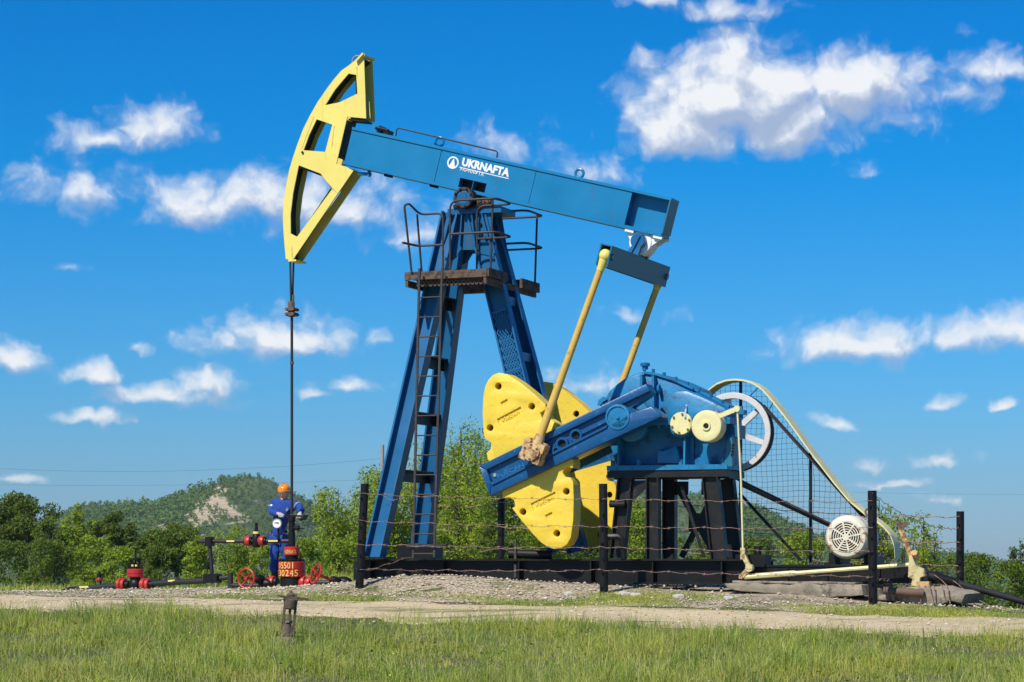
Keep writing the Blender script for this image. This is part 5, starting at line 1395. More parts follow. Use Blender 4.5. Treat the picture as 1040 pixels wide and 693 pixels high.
# ---- utility pole and wires far behind
q = W(388.3, 452, 150.); zq = float(ground_z(q.x, q.y))
up = empty('utility_pole', (q.x, q.y, zq)); tag(up, 'grey concrete utility pole half hidden behind the left leg of the pump jack', 'pole'); ORG[up.name] = V3((0, 0, 0))
tp(up, MB().cyl((0, 0, -.5), (0, 0, q.z - zq), .17, 12, .11), 'shaft', 'pole_grey')
def line(pts, label, r):
    b = MB().tube(pts, r, 4); o = b.build('power_line', 'cable_dark', None, smooth=False)
    return tag(o, label, 'wire')
def catenary(p, q, sag, n=24): return [lerp(V3(p), V3(q), i / n) - V3((0, 0, sag * 4 * (i / n) * (1 - i / n))) for i in range(n + 1)]
line(catenary(W(386, 466, 150.), W(-160, 463, 160.), .9), 'upper thin power line crossing the sky left of the grey utility pole', .007)
line(catenary(W(400, 486, 240.), W(-160, 488, 240.), .6), 'lower thin power line crossing the sky just above the left hill', .010)
line(catenary(W(700, 493, 240.), W(1200, 500, 240.), .5), 'thin power line crossing the sky above the right fence post', .009)

# ================================================================== THE WORKER
pv = .50
pu = P(283.5, 560, pv).x
gzp = gz_uv(pu, pv)
man = mthing('person', (pu, pv, gzp), 'worker in blue overalls and orange hard hat leaning over the wellhead gauge', 'person')
def J(px, py, v): return P(px, py, v)
def skin_mesh(name, joints, edges, m, root=0, sub=2, parent=None):
    """continuous surface grown round a skeleton: joints = [(point, radius or (rx, ry))]"""
    me = bpy.data.meshes.new(name); o_ = ORG[man.name]
    me.from_pydata([tuple(V3(p) - o_) for p, r in joints], edges, [])
    me.materials.append(MATS[m])
    ob = bpy.data.objects.new(name, me); COL.objects.link(ob); ob.parent = parent or man
    sk_ = ob.modifiers.new('skin', 'SKIN'); sk_.use_smooth_shade = True
    if not me.skin_vertices: 
        bpy.context.view_layer.objects.active = ob; bpy.ops.mesh.customdata_skin_add()
    for i, (p, r) in enumerate(joints):
        me.skin_vertices[0].data[i].radius = (r, r) if not isinstance(r, tuple) else r
        me.skin_vertices[0].data[i].use_root = (i == root)
    sb_ = ob.modifiers.new('sub', 'SUBSURF'); sb_.levels = sub; sb_.render_levels = sub + (1 if 'overall' in m else 0)
    if 'overall' in m:
        tx_ = bpy.data.textures.new('folds', 'CLOUDS'); tx_.noise_scale = .13; tx_.noise_depth = 2
        dp_ = ob.modifiers.new('folds', 'DISPLACE'); dp_.texture = tx_; dp_.strength = .055; dp_.mid_level = .5; dp_.texture_coords = 'LOCAL'
    return ob
zg = gzp
HIP = J(282.5, 546, pv)
def hgt(py): return P(283, py, pv).z
ch = J(287.5, 518, pv - .02); nk = J(288.3, 507.5, pv - .05); wa = J(284, 537, pv)
shl, shr = J(278, 511.3, pv - .02), J(299.5, 511.8, pv - .02)
ell, elr_ = J(276, 521, pv - .10), J(305.5, 517.5, pv - .10)
hal, har = J(284.3, 522.2, pv - .38), J(304.6, 521.4, pv - .33)
hpl, hpr = J(279, 547, pv), J(287.5, 547, pv)
knl, knr = J(278.8, 563.5, pv - .05), J(290.5, 563.5, pv - .03)
anl, anr = J(279.0, 583, pv), J(291.5, 583, pv)
tol, tor = V3((anl.x - .03, pv - .20, zg + .035)), V3((anr.x + .02, pv - .2, zg + .035))
anl.z = anr.z = zg + .10
body = skin_mesh('body', [(HIP, .115), (wa, .105), (ch, (.14, .11)), (nk, .055), (shl, .055), (ell, .042), (hal, .03), (shr, .055), (elr_, .042), (har, .03), (hpl, .08), (knl, .058), (anl, .042), (hpr, .08), (knr, .058), (anr, .042), (nk + V3((0, -.015, .07)), .054), (tol, .035), (tor, .035)],
     [(0, 1), (1, 2), (2, 3), (2, 4), (4, 5), (5, 6), (2, 7), (7, 8), (8, 9), (0, 10), (10, 11), (11, 12), (0, 13), (13, 14), (14, 15), (3, 16), (12, 17), (15, 18)], 'skin')
skin_mesh('jacket', [(J(283.3, 548.5, pv), (.165, .135)), (wa, (.150, .125)), (J(285.5, 526, pv), (.175, .135)), (J(287.5, 514.5, pv - .01), (.17, .125)), (J(288.2, 508.2, pv - .03), .082), (shl + V3((.01, 0, -.01)), .085), (lerp(shl, ell, .5) + V3((-.015, 0, 0)), .075), (ell, .07), (lerp(ell, hal, .5), .062), (lerp(ell, hal, .82), .052), (shr + V3((-.01, 0, -.01)), .085), (lerp(shr, elr_, .5) + V3((.012, 0, 0)), .075), (elr_, .07), (lerp(elr_, har, .5), .062), (lerp(elr_, har, .82), .052)],
     [(0, 1), (1, 2), (2, 3), (3, 4), (3, 5), (5, 6), (6, 7), (7, 8), (8, 9), (3, 10), (10, 11), (11, 12), (12, 13), (13, 14)], 'overall_blue')
skin_mesh('trousers', [(J(283.2, 546.5, pv), (.135, .115)), (hpl + V3((0, 0, -.02)), .115), (lerp(hpl, knl, .5), .10), (knl, .085), (lerp(knl, anl, .45), .082), (lerp(knl, anl, .72), .078), (hpr + V3((0, 0, -.02)), .115), (lerp(hpr, knr, .5), .10), (knr, .085), (lerp(knr, anr, .45), .082), (lerp(knr, anr, .72), .078)],
     [(0, 1), (1, 2), (2, 3), (3, 4), (4, 5), (0, 6), (6, 7), (7, 8), (8, 9), (9, 10)], 'overall_blue')
for an, to, kn in ((anl, tol, knl), (anr, tor, knr)):
    skin_mesh('boot', [(an + V3((0, .03, -.045)), .062), (lerp(an, kn, .28), .066), (lerp(an, kn, .5), .072), (an + V3((0, -.09, -.045)), .055), (to + V3((0, 0, .015)), .048)], [(0, 1), (1, 2), (0, 3), (3, 4)], 'boot_black')
# head: skull, face features, ears
hc = J(288.6, 500.5, pv - .08)
fd = V3((.02, -.98, -.14)).normalized(); ru_ = V3((1, 0, 0)); uu = (V3((0, 0, 1)) - fd * fd.z).normalized(); rt = fd.cross(uu)
hb = MB(); hb.sphere((0, 0, 0), 1., 20, 14)
hv = []
for x, y, z in hb.v:
    w = .082 * (1 - .20 * max(0, -z) ** 1.3); dpt = .098 * (1 - .12 * max(0, -z))
    X_, Y_, Z_ = x * w, y * dpt, z * .125
    if y > .5 and abs(x) < .22 and -.25 < z < .2: Y_ += .018 * (1 - abs(x) / .22)
    hv.append(hc + rt * X_ + fd * Y_ + uu * Z_)
hb.v = [tuple(p) for p in hv]
f_ = lambda x, y, z: hc + rt * x + fd * y + uu * z
for s in (-1, 1): hb.box(f_(s * .083, -.005, -.01), (.02, .045, .065)) 
hb.add([f_(-.012, .098, .012), f_(.012, .098, .012), f_(.018, .097, -.032), f_(-.018, .097, -.032), f_(0, .122, -.028), f_(0, .108, .01)], [(0, 1, 5), (0, 5, 4, 3), (1, 2, 4, 5), (3, 4, 2)])
face = tp(man, hb, 'head', 'skin')
for s in (-1, 1):
    e1_ = tp(man, MB().sphere(f_(s * .032, .087, .015), .012, 10, 6), 'eye', 'gauge_face', face)
    tp(man, MB().bar(f_(s * .016, .094, .034), f_(s * .052, .084, .034), .012, .010), 'eyebrow', 'hair', face)
    tp(man, MB().sphere(f_(s * .032, .097, .013), .006, 8, 5), 'pupil', 'hair', face)
tp(man, MB().bar(f_(-.026, .088, -.062), f_(.026, .088, -.062), .012, .012), 'mouth', 'red_paint', face)
hm = MB(); hm.sphere((0, 0, 0), 1., 24, 14); vs_ = []
for x, y, z in hm.v:
    z2 = max(z, -.12); k = 1.0
    vs_.append(tuple(f_(x * .108, y * .128 - .006, .056 + z2 * .104)))
hm.v = vs_
hel = tp(man, hm, 'hard_hat', 'helmet_orange')
b = MB(); pts = []
for i in range(13):
    t = math.pi * (i / 12); pts.append((math.cos(t), math.sin(t)))
vb2 = [f_(x * .111, y * .128 - .004, .046) for x, y in pts] + [f_(x * .115, y * .150 - .004, .040) for x, y in pts] + [f_(x * .111, y * .128 - .004, .040) for x, y in pts] + [f_(x * .115, y * .150 - .004, .034) for x, y in pts]
n = 13; fs_ = []
for i in range(n - 1): fs_ += [(i, i + 1, n + i + 1, n + i), (2 * n + i, 3 * n + i, 3 * n + i + 1, 2 * n + i + 1), (n + i, n + i + 1, 3 * n + i + 1, 3 * n + i)]
b.add(vb2, fs_); tp(man, b, 'brim', 'helmet_orange', hel)
b = MB(); b.bar(f_(0, .13, .10), f_(0, -.13, .10), .02, .02) if False else None
tp(man, MB().tube([f_(0, .116, .08), f_(0, .09, .135), f_(0, .0, .162), f_(0, -.09, .135)], .012, 8), 'hat_ridge', 'helmet_orange', hel)
# gloves: palm, four fingers and thumb each
for s, wr_, hd, aim in ((-1, lerp(ell, hal, .86), hal, V3((.55, -.75, -.15))), (1, lerp(elr_, har, .86), har, V3((.15, -.75, -.45)))):
    aim.normalize(); ac = V3((0, 0, 1)).cross(aim).normalized(); dn = aim.cross(ac)
    js = [(wr_, .034), (hd, (.042, .028)), (hd + aim * .055, (.044, .022))]; es = [(0, 1), (1, 2)]
    for k, (o_, L_) in enumerate(((-.034, .062), (-.011, .075), (.012, .070), (.034, .055))):
        b0 = hd + aim * .075 + ac * o_; i0 = len(js)
        js += [(b0, .0105), (b0 + aim * L_ * .5 - dn * .012, .010), (b0 + aim * L_ * .8 - dn * .042, .009)]; es += [(2, i0), (i0, i0 + 1), (i0 + 1, i0 + 2)]
    i0 = len(js); js += [(hd + ac * (s * -.045) + aim * .02, .012), (hd + ac * (s * -.065) + aim * .055 - dn * .015, .010)]; es += [(1, i0), (i0, i0 + 1)]
    skin_mesh('glove', js, es, 'glove_grey')
# reflective bands on the sleeves and belt line
for a_, c_, r_ in ((shl, ell, .082), (shr, elr_, .082)):
    m_ = lerp(a_, c_, .42) + V3((-.012 if a_ is shl else .012, 0, 0)); d_ = (c_ - a_).normalized()
    tp(man, MB().lathe(m_ - d_ * .022, d_, [(0, .070), (0, .0765), (.036, .0765), (.036, .070)], 18), 'reflective_band', 'reflective')
tp(man, MB().bar(J(290.6, 519, pv - .145), J(292.5, 516.5, pv - .15), .012, .04), 'chest_flap', 'reflective')
b = MB(); cb_ = J(283.4, 540.2, pv)
vsb = []
for k in range(24):
    t = 2 * math.pi * k / 24
    for dz in (-.02, .02): vsb.append(cb_ + V3((.150 * math.cos(t), .128 * math.sin(t), dz)))
b.add(vsb, [(2 * k, (2 * k + 2) % 48, (2 * k + 3) % 48, 2 * k + 1) for k in range(24)]); tp(man, b, 'belt', 'overall_navy')

# ================================================================== GROUND
def nmat(name, build):
    m = bpy.data.materials.new(name); m.use_nodes = True
    t = NT(m.node_tree); b = m.node_tree.nodes['Principled BSDF']; co = t.n('ShaderNodeTexCoord').outputs['Object']
    build(t, b, co, m.node_tree.nodes['Material Output']); MATS[name] = m; return m
def f_ground(t, b, co, out):
    n = t.noise(co, .8, 6, .6); n2 = t.noise(co, 6., 6, .65)
    c = t.ramp(n, [(.3, (.055, .065, .018)), (.5, (.085, .09, .028)), (.72, (.15, .125, .055))])
    c = t.mix(t.maprange(n2, .5, .7), c, (.06, .075, .02))
    t.put(b.inputs['Base Color'], c); b.inputs['Roughness'].default_value = .95
    bn = t.n('ShaderNodeBump'); bn.inputs['Strength'].default_value = .6; bn.inputs['Distance'].default_value = .06
    t.put(bn.inputs['Height'], n2); t.put(b.inputs['Normal'], bn.outputs[0])
nmat('meadow_soil', f_ground)
def f_road(t, b, co, out):
    n = t.noise(co, .9, 6, .62); n2 = t.noise(co, 9., 8, .7); n3 = t.noise(t.vm('MULTIPLY', co, (.35, 1.4, 1)), 1.3, 5, .6)
    c = t.ramp(n, [(.3, (.44, .34, .19)), (.55, (.56, .445, .27)), (.75, (.48, .39, .24))])
    c = t.mix(t.maprange(n2, .52, .66), c, (.66, .56, .40))
    c = t.mix(t.maprange(n3, .53, .64), c, (.21, .20, .075))
    t.put(b.inputs['Base Color'], c); b.inputs['Roughness'].default_value = .95
    bn = t.n('ShaderNodeBump'); bn.inputs['Strength'].default_value = .7; bn.inputs['Distance'].default_value = .04
    t.put(bn.inputs['Height'], n2); t.put(b.inputs['Normal'], bn.outputs[0])
nmat('dirt', f_road)
def f_gravel(t, b, co, out):
    v = t.n('ShaderNodeTexVoronoi'); t.put(v.inputs['Vector'], co); v.inputs['Scale'].default_value = 16
    n = t.noise(co, 1.2, 6, .6); n2 = t.noise(co, 22, 5, .6)
    c = t.ramp(v.outputs['Distance'], [(.0, (.56, .48, .35)), (.35, (.47, .39, .27)), (.6, (.28, .22, .14))])
    sv_ = t.n('ShaderNodeSeparateColor'); t.put(sv_.inputs[0], v.outputs['Color'])
    c = t.mix(t.m('MULTIPLY', sv_.outputs[0], .4), c, (.54, .48, .38))
    c = t.mix(t.maprange(n, .54, .68), c, (.17, .165, .065))
    c = t.mix(t.m('MULTIPLY', t.maprange(t.noise(co, .55, 4, .6), .54, .66), .55), c, (.10, .075, .05))
    t.put(b.inputs['Base Color'], c); b.inputs['Roughness'].default_value = .95
    bn = t.n('ShaderNodeBump'); bn.inputs['Strength'].default_value = .9; bn.inputs['Distance'].default_value = .05
    t.put(bn.inputs['Height'], v.outputs['Distance']); t.put(b.inputs['Normal'], bn.outputs[0])
nmat('gravel', f_gravel)
def leafy(name, cols, trans=.35, rough=.6):
    def f(t, b, co, out):
        g = t.n('ShaderNodeNewGeometry')
        oi = t.n('ShaderNodeObjectInfo')
        c = t.ramp(g.outputs['Random Per Island'], [(i / (len(cols) - 1), k) for i, k in enumerate(cols)])
        n = t.noise(co, .9, 3, .5)
        c = t.mix(t.maprange(n, .35, .65), t.mix(1.0, c, (.72, .78, .95), 'MULTIPLY'), c)
        t.put(b.inputs['Base Color'], c); b.inputs['Roughness'].default_value = rough; b.inputs['Specular IOR Level'].default_value = .12
        tr = t.n('ShaderNodeBsdfTranslucent'); t.put(tr.inputs[0], c)
        mx = t.n('ShaderNodeMixShader'); mx.inputs[0].default_value = trans
        t.put(mx.inputs[1], b.outputs[0]); t.put(mx.inputs[2], tr.outputs[0]); t.put(out.inputs[0], mx.outputs[0])
    nmat(name, f)
def grassy(name, cols, dry, trans=.35):
    leafy(name, cols, trans)
    m = MATS[name]; t = NT(m.node_tree)
    co = t.n('ShaderNodeTexCoord').outputs['Object']; k = t.maprange(t.noise(t.vm('MULTIPLY', co, (1, 1, .2)), .75, 5, .62), .44, .66)
    b = m.node_tree.nodes['Principled BSDF']; src = b.inputs['Base Color'].links[0].from_socket
    c = t.mix(t.m('MULTIPLY', k, .6), src, dry)
    t.put(b.inputs['Base Color'], c)
    for nd in m.node_tree.nodes:
        if nd.type == 'BSDF_TRANSLUCENT': t.put(nd.inputs[0], c)
grassy('grass_blade', [(.13, .24, .028), (.36, .47, .050), (.25, .38, .040), (.48, .54, .08), (.68, .58, .22), (.30, .43, .04)], (.60, .55, .12))
leafy('leaf_light', [(.22, .31, .026), (.35, .45, .040), (.48, .56, .07), (.39, .49, .036)], .48)
leafy('leaf_mid', [(.10, .16, .022), (.16, .235, .030), (.25, .31, .045), (.14, .21, .025)], .42)
leafy('leaf_dark', [(.09, .14, .020), (.15, .205, .028), (.20, .25, .036), (.12, .175, .024)], .42)
leafy('forest_leaf', [(.10, .175, .022), (.15, .24, .028), (.20, .285, .036), (.12, .20, .026)], .35)
mat('bark', (.085, .068, .050), .9, var=.3, vscale=8, bump=.4)

leafy('dry_stem', [(.62, .54, .24), (.50, .48, .17), (.70, .60, .32), (.46, .48, .14)], .3)
xs = np.concatenate([[-1000, -700, -350, -200, -130, -90, -65, -50], np.arange(-40, 40.1, .5), [50, 65, 90, 130, 200, 350, 700, 1000]])
ys = np.concatenate([[-60, -30, -10], np.arange(0, 72.1, .5), [76, 82, 90, 100, 112, 126, 145, 170, 200, 250, 320, 450, 600, 900, 1400, 1950]])
GX, GY = np.meshgrid(xs, ys)
GZ = ground_z(GX, GY)
nx, ny = len(xs), len(ys)
idx = np.arange(nx * ny).reshape(ny, nx)
F = np.stack([idx[:-1, :-1], idx[:-1, 1:], idx[1:, 1:], idx[1:, :-1]], -1).reshape(-1, 4)
g_ = np_mesh('ground', np.stack([GX, GY, GZ], -1).reshape(-1, 3), F, 4, 'meadow_soil', True); tag(g_, kind='structure')

def sheet(name, u0, u1, vlo, vhi, du, nv, m, lift):
    """a strip that follows the ground, with ragged edges"""
    us = np.arange(u0, u1, du); V = []
    for i, u in enumerate(us):
        for j in range(nv + 1):
            v = vlo(u) + (vhi(u) - vlo(u)) * j / nv; V.append((u, v))
    V = np.array(V); x = P0[0] + CA * V[:, 0] + SA * V[:, 1]; y = P0[1] - SA * V[:, 0] + CA * V[:, 1]
    z = ground_z(x, y) + lift
    jj = np.tile(np.arange(nv + 1), len(us)); z = np.where((jj == 0) | (jj == nv), z - .07, z)
    n = nv + 1; ii = np.arange(len(us) * n).reshape(len(us), n)
    F = np.stack([ii[:-1, :-1], ii[1:, :-1], ii[1:, 1:], ii[:-1, 1:]], -1).reshape(-1, 4)
    o = np_mesh(name, np.stack([x, y, z], -1), F, 4, m, True); return tag(o, kind='structure')
rag = lambda u, a, s: a * (math.sin(u * 1.9 + s) + .6 * math.sin(u * 4.3 + 2 * s) + .4 * math.sin(u * 9.1 + s))
sheet('dirt_road', -60, 60, lambda u: -6.35 + rag(u, .30, 1.), lambda u: -3.55 + rag(u, .13, 2.), .2, 16, 'dirt', .018)
sheet('gravel_pad', -7.5, 11.5, lambda u: -3.5 + rag(u, .12, 3.), lambda u: 5.2 + rag(u, .2, 4.), .2, 40, 'gravel', .012)
sheet('dirt_track', -30, -3.0, lambda u: -3.45 + rag(u, .1, 5.), lambda u: -1.2 + rag(u, .2, 6.), .2, 10, 'dirt', .008)

# ---- grass blades
RVX, RVY = rv.location.x, rv.location.y
def vcut(x, y): return np.where((np.abs(x - RVX) < .27) & (y > RVY - 1.1) & (y < RVY + .2), .12, 1.)
def grass(name, n, urange, vrange, h0, h1, w, dens, mname='grass_blade', lean=.5, seed=1, tuft=0):
    r = np.random.default_rng(seed)
    u = r.uniform(*urange, n); v = r.uniform(*vrange, n)
    oa = None
    if tuft:
        nc = n // tuft; k0 = r.integers(0, nc, n); cu, cv_ = r.uniform(*urange, nc), r.uniform(*vrange, nc); sp = r.uniform(.02, .09, nc)[k0]; oa = r.uniform(0, 2 * np.pi, n); rr_ = np.abs(r.normal(0, 1, n)); u = cu[k0] + sp * rr_ * np.cos(oa); v = cv_[k0] + sp * rr_ * np.sin(oa); hk = r.uniform(.55, 1.35, nc)[k0]
    x = P0[0] + CA * u + SA * v; y = P0[1] - SA * u + CA * v
    pn = .5 + .25 * np.sin(x * 1.1 + 1.7 * np.sin(y * .6)) + .25 * np.sin(y * 1.5 + 1.9 * np.sin(x * .8 + 1)) + .18 * np.sin(x * 3.7 + y * 2.9)
    k = dens(x, y, u, v, pn); keep = (r.random(n) < k) & (np.abs(x) < .208 * y + 2.2)
    x, y, u, v, pn = x[keep], y[keep], u[keep], v[keep], pn[keep]; n = len(x)
    if tuft: oa, hk, rr_ = oa[keep], hk[keep], rr_[keep]
    h = (h0 + (h1 - h0) * r.random(n) ** 1.5) * (.38 + .85 * np.clip(pn, 0, 1.2))
    a = r.uniform(0, 2 * np.pi, n); la = r.uniform(0, 2 * np.pi, n); ln = np.abs(r.normal(0, lean, n)) * h
    if tuft: h = h * hk; la = oa - YAW + r.normal(0, .5, n); ln = h * (.15 + .35 * np.minimum(rr_, 2)) * r.uniform(.4, 1.4, n)
    z = ground_z(x, y) - .02
    ww = w * r.uniform(.6, 1.3, n)
    dx, dy = np.cos(a) * ww, np.sin(a) * ww; lx, ly = np.cos(la) * ln, np.sin(la) * ln
    b0 = np.stack([x - dx, y - dy, z], -1); b1 = np.stack([x + dx, y + dy, z], -1)
    m0 = np.stack([x - dx * .8 + lx * .35, y - dy * .8 + ly * .35, z + h * .6], -1); m1 = np.stack([x + dx * .8 + lx * .35, y + dy * .8 + ly * .35, z + h * .6], -1)
    tp_ = np.stack([x + lx, y + ly, z + h * (1 - .25 * np.minimum(1, ln / h))], -1)
    V = np.stack([b0, b1, m0, m1, tp_], 1).reshape(-1, 3)
    o = np.arange(n)[:, None] * 5
    F = (o[:, :, None] + np.array([[0, 1, 3], [0, 3, 2], [2, 3, 4]])[None]).reshape(-1, 3)
    return tag(np_mesh(name, V, F, 3, mname), kind='stuff')
sm = lambda t, a, b: np.clip((t - a) / (b - a), 0, 1)
grass('meadow_tufts', 260000, (-9, 16), (-19.5, -6.5), .10, .34, .0036,
      lambda x, y, u, v, p: (.15 + .85 * sm(p, .25, .75)) * (1 - sm(v, -7.5 + .6 * np.sin(u * 1.9) + .5 * np.sin(u * .7 + 1) + .3 * np.sin(u * 5.3), -6.0)) * vcut(x, y), seed=22, tuft=46)
grass('meadow_grass', 270000, (-9, 16), (-19.5, -6.3), .05, .24, .0036,
      lambda x, y, u, v, p: (.30 + .70 * sm(p, .15, .6)) * (1 - sm(v, -7.2 + .6 * np.sin(u * 1.9) + .5 * np.sin(u * .7 + 1) + .3 * np.sin(u * 5.3), -5.8)) * vcut(x, y), seed=2)
grass('verge_grass', 260000, (-8, 17), (-3.9, -1.2), .025, .10, .0042,
      lambda x, y, u, v, p: sm(p, .36, .66) * (sm(v, -3.9, -3.4)) * np.where((u > .3) & (u < 6.3) & (v > -2.75), .10, 1.) * (1 - .75 * sm(v, -2.2, -1.5)) * sm(u, -2.5, 2.5) * np.where(v > -1.5, .3, 1) * np.where(u > 6.3, 1.5, 1), seed=3)
grass('road_tufts', 110000, (-8, 17), (-6.6, -3.4), .02, .07, .0045, lambda x, y, u, v, p: np.maximum(sm(p, .60, .88), .5 * sm(.55 - np.abs(v + 5.1 + .2 * np.sin(u)), 0, .4) * sm(p, .3, .6)) * .8, seed=5)
grass('field_grass', 90000, (-30, -1), (3.2, 38), .06, .22, .009, lambda x, y, u, v, p: .35 + .6 * sm(p, .2, .7), seed=4)
grass('pad_edge_grass', 50000, (-4, 24), (4.6, 12), .10, .40, .008, lambda x, y, u, v, p: .3 + .6 * sm(p, .3, .7), seed=6)

grass('seed_stems', 12000, (-9, 16), (-19.5, -6.6), .22, .46, .0022, lambda x, y, u, v, p: .25 + .75 * sm(p, .3, .8), 'dry_stem', .18, seed=12)
grass('dry_grass', 40000, (-9, 16), (-19.5, -6.4), .06, .20, .0036, lambda x, y, u, v, p: .10 + .6 * sm(1 - p, .35, .7), 'dry_stem', .6, seed=13)
def weeds(name, n, urange, vrange, size, zmax, m, seed):
    r = np.random.default_rng(seed); u = r.uniform(*urange, n); v = r.uniform(*vrange, n)
    cu = r.uniform(*urange, n // 9); cv_ = r.uniform(*vrange, n // 9); k = r.integers(0, len(cu), n); u = cu[k] + r.normal(0, .10, n); v = cv_[k] + r.normal(0, .10, n)
    x = P0[0] + CA * u + SA * v; y = P0[1] - SA * u + CA * v; z = ground_z(x, y) + r.uniform(.02, zmax, n)
    nr = r.normal(0, .5, (n, 3)) + np.array([0, -.35, .9]); nr /= np.linalg.norm(nr, axis=1)[:, None]
    t1 = np.cross(nr, r.normal(0, 1, (n, 3))); t1 /= np.linalg.norm(t1, axis=1)[:, None]; t2 = np.cross(nr, t1); L = (size * r.uniform(.5, 1.3, n))[:, None]
    p = np.stack([x, y, z], -1)
    V = np.stack([p - t1 * L * .5, p + t2 * L * .28, p + t1 * L * .5, p - t2 * L * .28], 1).reshape(-1, 3)
    return tag(np_mesh(name, V, np.arange(n * 4).reshape(-1, 4), 4, m), kind='stuff')
weeds('meadow_weeds', 9000, (-9, 16), (-19, -7.2), .045, .16, 'leaf_mid', 21)
leafy('petal', [(.85, .80, .55), (.85, .70, .12), (.9, .9, .85)], .2)
weeds('meadow_flowers', 420, (-9, 16), (-18, -7.2), .022, .30, 'petal', 25)
weeds('verge_weeds', 2500, (-4, 16), (-3.6, -2.2), .035, .06, 'leaf_mid', 22)

# ---- loose stones
def stones(name, n, urange, vrange, r0, r1, keepf, seed, m='stone'):
    r = np.random.default_rng(seed); u = r.uniform(*urange, n); v = r.uniform(*vrange, n)
    k = r.random(n) < keepf(u, v); u, v = u[k], v[k]; n = len(u)
    x = P0[0] + CA * u + SA * v; y = P0[1] - SA * u + CA * v
    s = r0 + (r1 - r0) * r.random(n) ** 3.2
    oc = np.array([(1, 0, 0), (-1, 0, 0), (0, 1, 0), (0, -1, 0), (0, 0, 1), (0, 0, -1)], float)
    fc = np.array([(0, 2, 4), (2, 1, 4), (1, 3, 4), (3, 0, 4), (2, 0, 5), (1, 2, 5), (3, 1, 5), (0, 3, 5)])
    V = oc[None] * r.uniform(.6, 1.25, (n, 6, 1)) + r.normal(0, .16, (n, 6, 3)); V[:, :, 2] *= .62
    a = r.uniform(0, 6.28, n); c_, s2_ = np.cos(a)[:, None], np.sin(a)[:, None]
    X_ = (V[:, :, 0] * c_ - V[:, :, 1] * s2_) * s[:, None] + x[:, None]; Y_ = (V[:, :, 0] * s2_ + V[:, :, 1] * c_) * s[:, None] + y[:, None]
    Z_ = V[:, :, 2] * s[:, None] + (ground_z(x, y) + .018 + .25 * s)[:, None]
    F = (np.arange(n)[:, None, None] * 6 + fc[None]).reshape(-1, 3)
    return tag(np_mesh(name, np.stack([X_, Y_, Z_], -1).reshape(-1, 3), F, 3, m), kind='stuff')
def f_stone(t, b, co, out):
    g = t.n('ShaderNodeNewGeometry')
    c = t.ramp(g.outputs['Random Per Island'], [(0, (.38, .30, .20)), (.3, (.54, .45, .32)), (.6, (.62, .55, .42)), (.85, (.46, .36, .23)), (1, (.72, .67, .57))])
    c = t.mix(t.maprange(t.noise(co, 30, 4, .6), .4, .7), c, (.75, .72, .68), 'MULTIPLY')
    t.put(b.inputs['Base Color'], c); b.inputs['Roughness'].default_value = .9
nmat('loose_stone', f_stone)
stones('gravel_stones', 16000, (-6, 13), (-2.9, 3.), .008, .042, lambda u, v: np.where((u > -.5) & (u < 6.6), 1., .35) * np.where(v > -.9, .3, 1), 8, 'loose_stone')
stones('road_stones', 14000, (-8, 17), (-7., -2.2), .005, .032, lambda u, v: np.where(v > -3.3, 1., .5), 9, 'loose_stone')
for k, (px, py, r_, lb) in enumerate(((634, 602.5, .10, 'grey stone lying just right of the middle fence post foot'), (646, 599, .085, 'pale stone lying a little further right of the middle fence post'), (690, 607, .09, 'whitish flat stone in the short grass below the pedestal'), (740, 607, .075, 'whitish stone in the grass before the concrete slab'), (578, 593, .075, 'pale stone on the gravel left of the middle fence post'))):
    q = P(px, py, -2.2); zq = gz_uv(q.x, q.y)
    th = mthing('stone', (q.x, q.y, zq), lb, 'stone'); rnd_ = random.Random(k)
    b = MB(); b.sphere((q.x, q.y, zq + r_ * .3), r_, 9, 6, (1.3, 1, .62)); b.v = [(a + rnd_.uniform(-.014, .014), c_ + rnd_.uniform(-.014, .014), d__ + rnd_.uniform(-.014, .014)) for a, c_, d__ in b.v]
    tp(th, b, 'lump', 'stone', smooth=False)

